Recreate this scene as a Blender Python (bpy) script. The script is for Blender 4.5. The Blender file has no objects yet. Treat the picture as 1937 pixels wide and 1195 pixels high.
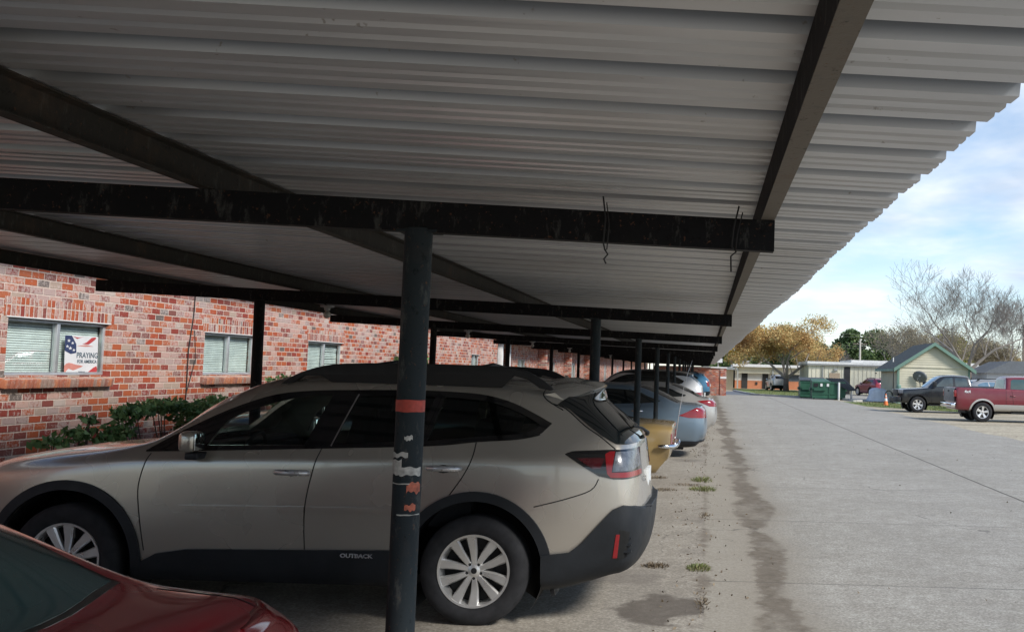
import bpy, bmesh, math, random
import numpy as np
from mathutils import Vector, Matrix
from math import sin, cos, pi, radians, atan, sqrt
random.seed(7)
SC = bpy.context.scene
COL = SC.collection
# ------------------------------------------------------------------ materials
def new_mat(name):
    m = bpy.data.materials.new(name); m.use_nodes = True
    nt = m.node_tree; b = nt.nodes['Principled BSDF']
    return m, nt, b
def N(nt, t, **kw):
    n = nt.nodes.new(t)
    for k, v in kw.items():
        if k.startswith('i_'): n.inputs[k[2:]].default_value = v
        else: setattr(n, k, v)
    return n
def math_n(nt, op, a, b=None, c=None):
    n = nt.nodes.new('ShaderNodeMath'); n.operation = op
    for i, v in enumerate((a, b, c)):
        if v is None: continue
        if isinstance(v, (int, float)): n.inputs[i].default_value = v
        else: nt.links.new(v, n.inputs[i])
    return n.outputs[0]
def ramp(nt, fac, stops, interp='LINEAR'):
    n = nt.nodes.new('ShaderNodeValToRGB'); cr = n.color_ramp; cr.interpolation = interp
    while len(cr.elements) < len(stops): cr.elements.new(0.5)
    for e, (p, c) in zip(cr.elements, stops):
        e.position = p; e.color = (*c, 1) if len(c) == 3 else c
    nt.links.new(fac, n.inputs[0]); return n.outputs[0]
def g3(v): return (v, v, v)
def mixc(nt, fac, a, b, mode='MIX'):
    n = nt.nodes.new('ShaderNodeMix'); n.data_type = 'RGBA'; n.blend_type = mode
    for s, v in ((0, fac), (6, a), (7, b)):
        if isinstance(v, (int, float)): n.inputs[s].default_value = v
        elif isinstance(v, tuple): n.inputs[s].default_value = (*v, 1) if len(v) == 3 else v
        else: nt.links.new(v, n.inputs[s])
    return n.outputs[2]
def pos(nt):
    g = nt.nodes.new('ShaderNodeNewGeometry'); return g.outputs['Position']
def objco(nt):
    g = nt.nodes.new('ShaderNodeTexCoord'); return g.outputs['Object']
def sep(nt, v):
    s = nt.nodes.new('ShaderNodeSeparateXYZ'); nt.links.new(v, s.inputs[0]); return s.outputs
def comb(nt, x, y, z):
    s = nt.nodes.new('ShaderNodeCombineXYZ')
    for i, v in enumerate((x, y, z)):
        if isinstance(v, (int, float)): s.inputs[i].default_value = v
        else: nt.links.new(v, s.inputs[i])
    return s.outputs[0]
def noise(nt, vec, scale, detail=3, rough=.55, dist=0):
    n = N(nt, 'ShaderNodeTexNoise'); n.inputs['Scale'].default_value = scale
    n.inputs['Detail'].default_value = detail; n.inputs['Roughness'].default_value = rough
    n.inputs['Distortion'].default_value = dist
    nt.links.new(vec, n.inputs['Vector']); return n.outputs['Fac']
def scalev(nt, v, s):
    m = N(nt, 'ShaderNodeVectorMath', operation='MULTIPLY'); nt.links.new(v, m.inputs[0]); m.inputs[1].default_value = s
    return m.outputs[0]
def bump(nt, b, h, strength=.3, dist=.01):
    n = N(nt, 'ShaderNodeBump'); n.inputs['Strength'].default_value = strength; n.inputs['Distance'].default_value = dist
    nt.links.new(h, n.inputs['Height']); nt.links.new(n.outputs[0], b.inputs['Normal'])
def simple(name, col, rough=.5, metal=0, var=.12, scale=6, coat=0, bmp=0, spec=.5, rvar=.1):
    m, nt, b = new_mat(name)
    o = objco(nt)
    n = noise(nt, o, scale, 4)
    c = ramp(nt, n, [(.3, tuple(max(0, x*(1-var)) for x in col)), (.7, tuple(min(1, x*(1+var)) for x in col))])
    nt.links.new(c, b.inputs['Base Color'])
    r = ramp(nt, noise(nt, o, scale*1.7, 3), [(.3, g3(max(0.02, rough-rvar))), (.7, g3(min(1, rough+rvar)))])
    nt.links.new(r, b.inputs['Roughness'])
    b.inputs['Metallic'].default_value = metal; b.inputs['Coat Weight'].default_value = coat
    b.inputs['Coat Roughness'].default_value = .06
    b.inputs['Specular IOR Level'].default_value = spec
    if bmp: bump(nt, b, noise(nt, o, scale*12, 3), bmp, .004)
    return m
def paint(name, col, metal=.35, rough=.38, dust=.12):
    m, nt, b = new_mat(name); o = objco(nt)
    n = noise(nt, o, 2.2, 2)
    c = mixc(nt, ramp(nt, n, [(.45, g3(0)), (.8, g3(dust))]), col, (.32, .29, .25))
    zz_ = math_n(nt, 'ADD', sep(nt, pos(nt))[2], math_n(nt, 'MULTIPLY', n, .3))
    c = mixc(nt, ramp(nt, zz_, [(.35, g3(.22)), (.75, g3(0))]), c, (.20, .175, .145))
    nt.links.new(c, b.inputs['Base Color']); b.inputs['Metallic'].default_value = metal
    nt.links.new(ramp(nt, n, [(.3, g3(rough-.03)), (.7, g3(rough+.04))]), b.inputs['Roughness'])
    b.inputs['Coat Weight'].default_value = .85; b.inputs['Coat Roughness'].default_value = .045
    return m
def glassmat(name, tint, refl=.08, rough=.02):
    m, nt, b = new_mat(name); nt.nodes.remove(b)
    out = nt.nodes['Material Output']
    t = N(nt, 'ShaderNodeBsdfTransparent'); t.inputs[0].default_value = (*tint, 1)
    g = N(nt, 'ShaderNodeBsdfGlossy'); g.inputs['Roughness'].default_value = rough; g.inputs[0].default_value = (.9, .95, 1, 1)
    f = N(nt, 'ShaderNodeFresnel'); f.inputs[0].default_value = 1.5
    n = noise(nt, objco(nt), 4, 3)
    mx = nt.nodes.new('ShaderNodeMixShader')
    ge = nt.nodes.new('ShaderNodeNewGeometry'); front = math_n(nt, 'SUBTRACT', 1, ge.outputs['Backfacing'])
    nt.links.new(math_n(nt, 'MULTIPLY', math_n(nt, 'ADD', math_n(nt, 'MULTIPLY', f.outputs[0], .9), math_n(nt, 'MULTIPLY', n, refl)), front), mx.inputs[0])
    nt.links.new(t.outputs[0], mx.inputs[1]); nt.links.new(g.outputs[0], mx.inputs[2]); nt.links.new(mx.outputs[0], out.inputs[0])
    return m
def brickmat(name, axis='Y', soldier=False, white=.5):
    m, nt, b = new_mat(name); p = sep(nt, pos(nt))
    a = p[1] if axis == 'Y' else p[0]; z = p[2]
    if soldier: a, z = z, a
    L, Cc = (.203, .0810) if not soldier else (.205, .0700)
    wv = noise(nt, pos(nt), 9, 2)
    z = math_n(nt, 'ADD', z, math_n(nt, 'MULTIPLY', wv, .006)); a = math_n(nt, 'ADD', a, math_n(nt, 'MULTIPLY', wv, .008))
    zz = math_n(nt, 'DIVIDE', z, Cc); row = math_n(nt, 'FLOOR', zz); fz = math_n(nt, 'SUBTRACT', zz, row)
    if soldier:
        aa = math_n(nt, 'DIVIDE', math_n(nt, 'ADD', a, .035), L)
    else:
        jit = N(nt, 'ShaderNodeTexWhiteNoise', noise_dimensions='1D'); nt.links.new(row, jit.inputs['W'])
        off = math_n(nt, 'ADD', math_n(nt, 'MULTIPLY', math_n(nt, 'MODULO', row, 2), .5), math_n(nt, 'MULTIPLY', jit.outputs[0], .12))
        aa = math_n(nt, 'ADD', math_n(nt, 'DIVIDE', a, L), off)
    col = math_n(nt, 'FLOOR', aa); fa = math_n(nt, 'SUBTRACT', aa, col)
    ez = math_n(nt, 'MULTIPLY', math_n(nt, 'MINIMUM', fz, math_n(nt, 'SUBTRACT', 1, fz)), Cc)
    ea = math_n(nt, 'MULTIPLY', math_n(nt, 'MINIMUM', fa, math_n(nt, 'SUBTRACT', 1, fa)), L)
    e = math_n(nt, 'MINIMUM', ez, ea)
    edge = noise(nt, pos(nt), 55, 3)
    e2 = math_n(nt, 'ADD', e, math_n(nt, 'MULTIPLY', math_n(nt, 'SUBTRACT', edge, .5), .013))
    brick = ramp(nt, math_n(nt, 'MULTIPLY', e2, 50), [(.28, g3(0)), (.42, g3(1))])
    w = N(nt, 'ShaderNodeTexWhiteNoise', noise_dimensions='2D'); nt.links.new(comb(nt, col, row, 0), w.inputs['Vector'])
    rnd = w.outputs['Value']
    c = ramp(nt, rnd, [(0, (.46, .095, .04)), (.17, (.31, .055, .04)), (.33, (.50, .12, .045)), (.48, (.27, .075, .06)), (.60, (.50, .14, .06)),
                       (.74, (.24, .09, .075)), (.82, (.38, .14, .10)), (.91, (.16, .14, .125)), (.945, (.50, .38, .30)), (1, (.60, .52, .44))], 'CONSTANT')
    w2 = N(nt, 'ShaderNodeTexWhiteNoise', noise_dimensions='2D'); nt.links.new(comb(nt, row, col, 0), w2.inputs['Vector'])
    bl = noise(nt, pos(nt), 30, 4, .65, .6); big = noise(nt, pos(nt), 1.4, 3)
    sm = math_n(nt, 'ADD', math_n(nt, 'ADD', bl, math_n(nt, 'MULTIPLY', w2.outputs['Value'], .42)), math_n(nt, 'MULTIPLY', big, .9))
    wash = ramp(nt, math_n(nt, 'MULTIPLY', sm, .5), [(.565, g3(0)), (.65, g3(white+.1))])
    c = mixc(nt, wash, c, (.70, .60, .54))
    c = mixc(nt, math_n(nt, 'MULTIPLY', noise(nt, pos(nt), 60, 4, .7), .42), c, (.14, .06, .045))
    mort = ramp(nt, noise(nt, pos(nt), 14, 4), [(.3, (.56, .41, .33)), (.7, (.72, .58, .49))])
    c = mixc(nt, brick, mort, c)
    nt.links.new(c, b.inputs['Base Color']); b.inputs['Roughness'].default_value = .9
    b.inputs['Specular IOR Level'].default_value = .2
    h = math_n(nt, 'ADD', math_n(nt, 'MULTIPLY', brick, 1), math_n(nt, 'MULTIPLY', noise(nt, pos(nt), 120, 3), .35))
    bump(nt, b, h, 1.0, .011)
    return m
# ------------------------------------------------------------------ object helpers
def link_mesh(name, verts, faces, mat=None, parent=None, smooth=False, mats=None, fm=None, sharp=None):
    me = bpy.data.meshes.new(name); me.from_pydata([tuple(v) for v in verts], [], faces)
    o = bpy.data.objects.new(name, me); COL.objects.link(o)
    if mats:
        for m in mats: me.materials.append(m)
        if fm: me.polygons.foreach_set('material_index', fm)
    elif mat: me.materials.append(mat)
    if smooth: me.polygons.foreach_set('use_smooth', [True]*len(me.polygons))
    if sharp: me.set_sharp_from_angle(angle=radians(sharp))
    me.update()
    if parent: o.parent = parent
    return o
class MB:
    """collects primitive shapes, builds one mesh"""
    def __init__(s): s.v = []; s.f = []
    def add(s, v, f):
        n = len(s.v); s.v += [tuple(x) for x in v]; s.f += [tuple(i+n for i in q) for q in f]; return s
    def box(s, x0, x1, y0, y1, z0, z1, rot=None, c=None):
        v = [Vector((x, y, z)) for z in (z0, z1) for y in (y0, y1) for x in (x0, x1)]
        if rot is not None:
            cc = Vector(c) if c else sum(v, Vector())/8
            v = [rot @ (p-cc)+cc for p in v]
        return s.add(v, [(0, 2, 3, 1), (4, 5, 7, 6), (0, 1, 5, 4), (2, 6, 7, 3), (0, 4, 6, 2), (1, 3, 7, 5)])
    def tube(s, pts, rad, n=8, cap=True):
        pts = [Vector(p) for p in pts]
        if not hasattr(rad, '__len__'): rad = [rad]*len(pts)
        rings = []; up = None
        for i, p in enumerate(pts):
            t = (pts[min(i+1, len(pts)-1)]-pts[max(i-1, 0)]).normalized()
            if up is None: up = t.orthogonal().normalized()
            up = (up - t*up.dot(t)).normalized(); bn = t.cross(up)
            rings.append([p+(up*cos(2*pi*k/n)+bn*sin(2*pi*k/n))*rad[i] for k in range(n)])
        v = [q for r in rings for q in r]; f = []
        for i in range(len(pts)-1):
            for k in range(n):
                k2 = (k+1) % n; f.append((i*n+k, i*n+k2, (i+1)*n+k2, (i+1)*n+k))
        if cap: f.append(tuple(range(n-1, -1, -1))); f.append(tuple((len(pts)-1)*n+k for k in range(n)))
        return s.add(v, f)
    def lathe(s, prof, n=32, axis='Z', c=(0, 0, 0)):
        v = []; f = []; m = len(prof)
        for k in range(n):
            a = 2*pi*k/n
            for (r, h) in prof:
                if axis == 'Z': v.append((c[0]+r*cos(a), c[1]+r*sin(a), c[2]+h))
                elif axis == 'Y': v.append((c[0]+r*cos(a), c[1]+h, c[2]+r*sin(a)))
                else: v.append((c[0]+h, c[1]+r*cos(a), c[2]+r*sin(a)))
        for k in range(n):
            for i in range(m-1):
                a, b2 = k*m+i, ((k+1) % n)*m+i
                f.append((a, a+1, b2+1, b2) if axis == 'Y' else (a, b2, b2+1, a+1))
        return s.add(v, f)
    def prism(s, poly, h0, h1, axis='Y'):
        n = len(poly)
        ar = sum(poly[i][0]*poly[(i+1) % n][1]-poly[(i+1) % n][0]*poly[i][1] for i in range(n))
        if ar < 0: poly = poly[::-1]
        def P(a, b, h): return {'Y': (a, h, b), 'Z': (a, b, h), 'X': (h, a, b)}[axis]
        v = [P(a, b, h0) for a, b in poly]+[P(a, b, h1) for a, b in poly]
        f = [tuple(range(n)), tuple(range(2*n-1, n-1, -1))]+[(i, i+n, (i+1) % n+n, (i+1) % n) for i in range(n)]
        if axis != 'Y': f = [q[::-1] for q in f]
        return s.add(v, f)
    def ball(s, c, r, n=10, sc=(1, 1, 1)):
        v = []; f = []
        for i in range(n+1):
            th = pi*i/n
            for k in range(2*n):
                a = pi*k/n; v.append((c[0]+r*sc[0]*sin(th)*cos(a), c[1]+r*sc[1]*sin(th)*sin(a), c[2]+r*sc[2]*cos(th)))
        for i in range(n):
            for k in range(2*n):
                k2 = (k+1) % (2*n); f.append((i*2*n+k, (i+1)*2*n+k, (i+1)*2*n+k2, i*2*n+k2))
        return s.add(v, f)
    def build(s, name, mat=None, parent=None, smooth=False, sharp=None, bevel=0):
        o = link_mesh(name, s.v, s.f, mat, parent, smooth, sharp=sharp)
        if bevel:
            bm = bmesh.new(); bm.from_mesh(o.data); bmesh.ops.remove_doubles(bm, verts=bm.verts, dist=1e-5)
            bmesh.ops.bevel(bm, geom=[e for e in bm.edges if len(e.link_faces) == 2 and e.calc_face_angle(0) > .5], offset=bevel, segments=3, profile=.5, affect='EDGES', clamp_overlap=True, material=-1)
            bm.to_mesh(o.data); bm.free()
            o.data.polygons.foreach_set('use_smooth', [True]*len(o.data.polygons)); o.data.set_sharp_from_angle(angle=radians(35))
        return o
def thing(name, label, cat, loc=(0, 0, 0), rz=0, group=None):
    o = bpy.data.objects.new(name, None); COL.objects.link(o); o.empty_display_size = .2
    o.location = loc; o.rotation_euler = (0, 0, rz); tag(o, label, cat, group); return o
def tag(o, label, cat, group=None):
    o['label'] = label; o['category'] = cat
    if group: o['group'] = group
    return o
def struct(o): o['kind'] = 'structure'; return o
def copy_tree(o, parent=None):
    c = o.copy(); COL.objects.link(c)
    if parent: c.parent = parent
    for ch in list(o.children): copy_tree(ch, c)
    return c
def text_mesh(s, size, ext=.001, name='lettering', mat=None, parent=None, sx=1., bold=0.):
    cu = bpy.data.curves.new('t', 'FONT'); cu.body = s; cu.size = size; cu.extrude = ext; cu.align_x = 'CENTER'; cu.offset = bold
    cu.resolution_u = 3
    t = bpy.data.objects.new('t', cu); COL.objects.link(t); dg = bpy.context.evaluated_depsgraph_get(); dg.update()
    me = bpy.data.meshes.new_from_object(t.evaluated_get(dg)); bpy.data.objects.remove(t)
    for v in me.vertices: v.co.x *= sx
    o = bpy.data.objects.new(name, me); COL.objects.link(o); me.name = name
    if mat: me.materials.append(mat)
    if parent: o.parent = parent
    return o
# ------------------------------------------------------------------ boolean
def tmpobj(v, f):
    me = bpy.data.meshes.new('tmp'); me.from_pydata([tuple(x) for x in v], [], f); me.update()
    o = bpy.data.objects.new('tmp', me); COL.objects.link(o); return o
def boolean(a, ops):
    """exact solver, retried with a tiny shift when it comes back empty"""
    for dx in (0, .0007, -.0013, .003, -.0041):
        me = boolean1(a, ops if not dx else [(op, ([(x+dx, y+dx*.13, z+dx*.7) for x, y, z in map(tuple, g[0])], g[1])) for op, g in ops])
        if len(me.polygons): return me
    print('EMPTY BOOLEAN'); return me
def boolean1(a, ops):
    """a: (v,f); ops: list of (op, (v,f)); returns mesh"""
    oa = tmpobj(*a); tm = []
    for op, g in ops:
        ob = tmpobj(*g); tm.append(ob)
        md = oa.modifiers.new('b', 'BOOLEAN'); md.operation = op; md.object = ob; md.solver = 'EXACT'
    dg = bpy.context.evaluated_depsgraph_get(); dg.update()
    me = bpy.data.meshes.new_from_object(oa.evaluated_get(dg))
    for o in tm+[oa]:
        m = o.data; bpy.data.objects.remove(o); bpy.data.meshes.remove(m)
    return me
def mesh_obj(name, me, mat, parent, sharp=32):
    me.name = name; me.materials.clear(); me.materials.append(mat)
    for p in me.polygons: p.use_smooth = True; p.material_index = 0
    if sharp: me.set_sharp_from_angle(angle=radians(sharp))
    o = bpy.data.objects.new(name, me); COL.objects.link(o); o.parent = parent; return o
def split_sides(me):
    """two meshes: y<0 and y>0"""
    res = []
    vs = [v.co.copy() for v in me.vertices]
    for sgn in (-1, 1):
        fs = [tuple(p.vertices) for p in me.polygons if sgn*sum(vs[i].y for i in p.vertices) > 0]
        if not fs: continue
        used = sorted({i for f in fs for i in f}); mp = {i: k for k, i in enumerate(used)}
        m = bpy.data.meshes.new('s'); m.from_pydata([vs[i] for i in used], [], [tuple(mp[i] for i in f) for f in fs]); m.update(); res.append(m)
    bpy.data.meshes.remove(me)
    return res
# ------------------------------------------------------------------ loft
def pchip(P, n):
    """P: (K, ...) array, n samples per segment -> ((K-1)*n+1, ...)"""
    K = len(P); d = np.diff(P, axis=0); m = np.zeros_like(P)
    for i in range(1, K-1):
        a, b = d[i-1], d[i]; s = (a*b) > 0
        h = np.where(s, 2*a*b/np.where(np.abs(a+b) < 1e-12, 1, a+b), 0); m[i] = h
    m[0] = d[0]; m[-1] = d[-1]
    out = []
    for i in range(K-1):
        for k in range(n):
            t = k/n; h00 = 2*t**3-3*t*t+1; h10 = t**3-2*t*t+t; h01 = -2*t**3+3*t*t; h11 = t**3-t*t
            out.append(h00*P[i]+h10*m[i]+h01*P[i+1]+h11*m[i+1])
    out.append(P[-1]); return np.array(out)
class Body:
    """lofted vehicle shell; x runs nose(-) to tail(+), symmetric in y"""
    def __init__(s, st, nu=4, nv=4):
        s.cache = {}; A = np.array(st, float)                     # (S, 9, 3)
        G = pchip(A, nu); G = np.swapaxes(pchip(np.swapaxes(G, 0, 1).copy(), nv), 0, 1)
        s.G = G; M, Nn = G.shape[:2]
        du = np.gradient(G, axis=0); dv = np.gradient(G, axis=1)
        # symmetric across y=0 at the v ends and u ends
        for k in (0, -1): dv[:, k] = dv[:, k]*np.array([0, 1, 0]); 
        for k in (0, -1): du[k] = du[k]*np.array([0, 1, 0])
        n = np.cross(du, dv); ln = np.linalg.norm(n, axis=2, keepdims=True); n = n/np.where(ln < 1e-9, 1, ln)
        c = G.mean(axis=(0, 1)); 
        mid = n[M//2, Nn//2]
        if mid[1] < 0: n = -n
        s.n = n
    def solid(s, d=0.):
        if d in s.cache: return s.cache[d]
        G = s.G-s.n*d; M, Nn = G.shape[:2]
        G = G.copy(); G[:, 0, 1] = 0; G[:, -1, 1] = 0; G[0, :, 1] = 0; G[-1, :, 1] = 0
        G[1:-1, 1:-1, 1] = np.maximum(G[1:-1, 1:-1, 1], .003)
        v = []; idx = {}
        for sg in (1, -1):
            for i in range(M):
                for j in range(Nn):
                    seam = j in (0, Nn-1) or i in (0, M-1)
                    if seam and sg == -1: idx[(sg, i, j)] = idx[(1, i, j)]; continue
                    idx[(sg, i, j)] = len(v); v.append((G[i, j, 0], sg*G[i, j, 1], G[i, j, 2]))
        f = []
        for i in range(M-1):
            for j in range(Nn-1):
                q = [idx[(1, i, j)], idx[(1, i+1, j)], idx[(1, i+1, j+1)], idx[(1, i, j+1)]]
                w = [idx[(-1, i, j)], idx[(-1, i, j+1)], idx[(-1, i+1, j+1)], idx[(-1, i+1, j)]]
                for z in (q, w):
                    u = list(dict.fromkeys(z))
                    if len(u) >= 3: f.append(tuple(u))
        VA = np.array(v); T3 = np.array([q[:3] for q in f]+[(q[0], q[2], q[3]) for q in f if len(q) == 4])
        vol = np.einsum('ij,ij->i', VA[T3[:, 0]], np.cross(VA[T3[:, 1]], VA[T3[:, 2]])).sum()
        if vol < 0: f = [q[::-1] for q in f]
        s.cache[d] = (v, f)
        return v, f
    def shell(s, d0, d1):
        v, f = s.solid(d0); v2, f2 = s.solid(d1); n = len(v)
        return v+v2, f+[tuple(i+n for i in q)[::-1] for q in f2]
def prismg(poly, h0=-3, h1=3, axis='Y'):
    m = MB().prism(list(poly), h0, h1, axis); return m.v, m.f
def ribbon(pts, w):
    """polyline thickened to a polygon"""
    L = []; R = []
    for i, p in enumerate(pts):
        a = Vector(pts[max(i-1, 0)]); b = Vector(pts[min(i+1, len(pts)-1)]); t = (b-a).normalized(); n = Vector((-t.y, t.x))*w/2
        L.append((p[0]+n.x, p[1]+n.y)); R.append((p[0]-n.x, p[1]-n.y))
    return L+R[::-1]
def circ(cx, cz, r, n=40, a0=0, a1=2*pi): return [(cx+r*cos(a0+(a1-a0)*k/n), cz+r*sin(a0+(a1-a0)*k/n)) for k in range(n+(0 if abs(a1-a0-2*pi) < 1e-6 else 1))]
def smooth_poly(pts, n=4, closed=False):
    P = np.array(pts, float); out = []
    K = len(P)
    rng = range(K) if closed else range(K-1)
    for i in rng:
        p0 = P[(i-1) % K] if closed or i > 0 else P[i]; p1 = P[i]; p2 = P[(i+1) % K]; p3 = P[(i+2) % K] if closed or i+2 < K else P[i+1]
        for k in range(n):
            t = k/n; out.append(tuple(.5*((2*p1)+(p2-p0)*t+(2*p0-5*p1+4*p2-p3)*t*t+(3*p1-3*p2+p3-p0)*t**3)))
    if not closed: out.append(tuple(P[-1]))
    return out
def panel(B, poly, d0, d1, axis='Y', h0=-3, h1=3, minus=()):
    return boolean(B.shell(d0, d1), [('INTERSECT', prismg(poly, h0, h1, axis))]+[('DIFFERENCE', prismg(q)) for q in minus])
def stn(x, zb, wl, wm, zm, ws, zs, wb, zB, wt, ze, zt, dx=None):
    """x scalar or 9 list"""
    X = x if hasattr(x, '__len__') else [x]*9
    if dx: X = [a+b for a, b in zip(X, dx)]
    return [(X[0], 0, zb), (X[1], wl*.85, zb), (X[2], wl, zb+.07), (X[3], wm, zm), (X[4], ws, zs), (X[5], wb, zB), (X[6], wt, ze), (X[7], wt*.6, ze+(zt-ze)*.75), (X[8], 0, zt)]
def closing(st, dxs, sgn):
    """rounded end stations from a corner station; dxs per ring bulge"""
    out = []
    for ky, kx in ((.86, .5), (.5, .88), (0, 1.)):
        out.append([(x+sgn*dxs[j]*kx, y*ky, z) for j, (x, y, z) in enumerate(st)])
    return out
# ------------------------------------------------------------------ wheels
def make_wheel(parent, R, w, rr, style, M, side=1, res=40, dark=None):
    """wheel whose outer face looks toward -y when side=-1"""
    e = bpy.data.objects.new('wheel', None); COL.objects.link(e); e.parent = parent; e.empty_display_size = .1
    s = side; h = w/2
    prof = [(rr-.005, s*h*.55), (rr, s*h*.86), (rr+.012, s*h*.95), (rr+.3*(R-rr), s*h*1.03), (rr+.62*(R-rr), s*h*1.04), (R-.022, s*h*.93), (R-.006, s*h*.8), (R, s*h*.5), (R, -s*h*.5), (R-.01, -s*h*.8), (R-.03, -s*h), (rr+.01, -s*h*.9), (rr, -s*h*.7)]
    mb = MB().lathe(prof, res, 'Y')
    mb.build('tyre', M['tyre'], e, smooth=True, sharp=40)
    rim = MB()
    rim.lathe([(rr-.028, s*h*.2), (rr-.018, s*h*.80), (rr-.012, s*h*.93), (rr+.002, s*h*.95), (rr+.004, s*h*.80)], res, 'Y')
    ro = rim.build('rim', M['rim'], e, smooth=True, sharp=40)
    bk = MB().lathe([(0.001, s*h*.05), (rr-.02, s*h*.05)], res, 'Y').lathe([(.001, s*h*.28), (.12, s*h*.28), (.125, s*h*.1)], 24, 'Y')
    bk.build('brake_disc', M['dark'], ro)
    sp = MB(); n, kind = style
    for k in range(n):
        if kind == 'pair': a = 2*pi*(k//2)/(n//2)+(.27 if k % 2 else -.27)+.1; w0, w1 = .016, .036
        elif kind == 'wide': a = 2*pi*k/n; w0, w1 = .035, .055
        else: a = 2*pi*k/n; w0, w1 = .016, .03
        r0, r1 = .035, rr-.012
        tw = .08 if kind == 'pair' and k % 2 else (-.08 if kind == 'pair' else 0)
        pts = []
        for (r_, ww, yy) in ((r0, w0, s*h*.72), (r0+(r1-r0)*.5, (w0+w1)/2*1.0, s*h*.80), (r1, w1, s*h*.90)):
            aa = a+tw*(1-(r_-r0)/(r1-r0)); c = Vector((cos(aa), 0, sin(aa)))*r_; t = Vector((-sin(aa), 0, cos(aa)))
            pts.append([c+t*ww+Vector((0, yy-s*.012, 0)), c+t*ww*.72+Vector((0, yy, 0)), c-t*ww*.72+Vector((0, yy, 0)), c-t*ww+Vector((0, yy-s*.012, 0)), c-t*ww*.9+Vector((0, yy-s*.04, 0)), c+t*ww*.9+Vector((0, yy-s*.04, 0))])
        v = [q for r_ in pts for q in r_]; f = []
        for i in range(2):
            for j in range(6):
                j2 = (j+1) % 6; q = (i*6+j, i*6+j2, (i+1)*6+j2, (i+1)*6+j); f.append(q)
        sp.add(v, f)
    sp.lathe([(0.001, s*h*.76), (.028, s*h*.76), (.032, s*h*.74), (.06, s*h*.70), (.07, s*h*.5)], 24, 'Y')
    so = sp.build('spokes', M['rim'], ro, sharp=30)
    bm = bmesh.new(); bm.from_mesh(so.data); bmesh.ops.recalc_face_normals(bm, faces=bm.faces); bm.to_mesh(so.data); bm.free()
    ln = MB()
    for k in range(5):
        a = 2*pi*k/5+.35; ln.lathe([(.001, s*h*.74), (.009, s*h*.74), (.011, s*h*.72), (.011, s*h*.6)], 8, 'Y', (cos(a)*.05, 0, sin(a)*.05))
    ln.lathe([(.001, s*h*.775), (.018, s*h*.775), (.02, s*h*.76)], 16, 'Y')
    ln.build('lug_nuts', M['dark'], ro)
    return e
def put_wheels(root, xs, track, R, w, rr, style, M, res=40):
    out = []
    first = {}
    for x in xs:
        for s in (-1, 1):
            if s not in first:
                e = make_wheel(root, R, w, rr, style, M, s, res); first[s] = e
            else: e = copy_tree(first[s], root)
            e.location = (x, s*track, R-.002); e.rotation_euler = (0, .4*x, 0); out.append(e)
    return out
# ================================================================== VEHICLES
M = {}
M['tyre'] = simple('tyre rubber', (.022, .022, .024), .85, 0, .3, 12, bmp=.2, spec=.3)
M['rim'] = simple('machined alloy', (.74, .73, .71), .35, .75, .1, 5)
M['dark'] = simple('black metal', (.015, .015, .016), .55, .3)
M['blackplastic'] = simple('black plastic cladding', (.012, .014, .017), .55, 0, .25, 5, bmp=.2, spec=.35)
M['blackgloss'] = simple('gloss black trim', (.008, .008, .009), .1, 0, .1, coat=.6)
M['seamdark'] = simple('panel gap', (.006, .006, .006), .9)
M['chrome'] = simple('chrome', (.75, .76, .78), .12, 1., .05)
M['cloth'] = simple('dark seat cloth', (.02, .02, .022), .9)
M['lampred'] = simple('red lamp lens', (.22, .008, .012), .15, 0, .12, 5, coat=.5, rvar=.03)
M['lampdark'] = simple('dark red lens', (.05, .004, .007), .12, 0, .3, 14, coat=.8)
M['lampclear'] = simple('clear lamp lens', (.11, .12, .14), .25, .0, .45, 22, coat=.3)
M['amber'] = simple('amber lens', (.55, .22, .08), .15, 0, .2, 20, coat=.8)
M['glassdark'] = simple('dark car glass', (.010, .013, .014), .04, 0, .2, 2, spec=.8, rvar=.02)
M['glassteal'] = simple('teal tinted car glass', (.045, .085, .080), .07, 0, .2, 2, spec=.9, rvar=.03)
M['glassblue'] = simple('sky tinted windscreen', (.12, .19, .25), .05, 0, .3, 2, spec=.9, rvar=.03)
M['gclear'] = glassmat('clear car glass', (.90, .95, .94), .02)
M['gtint'] = glassmat('privacy glass', (.58, .63, .62), .02)
M['mirrorglass'] = simple('mirror glass', (.80, .88, .92), .03, 1., .03, rvar=.01)
M['plate'] = simple('licence plate white', (.7, .72, .72), .4)
M['white_letter'] = simple('silver lettering', (.6, .6, .62), .3, .6)
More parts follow.
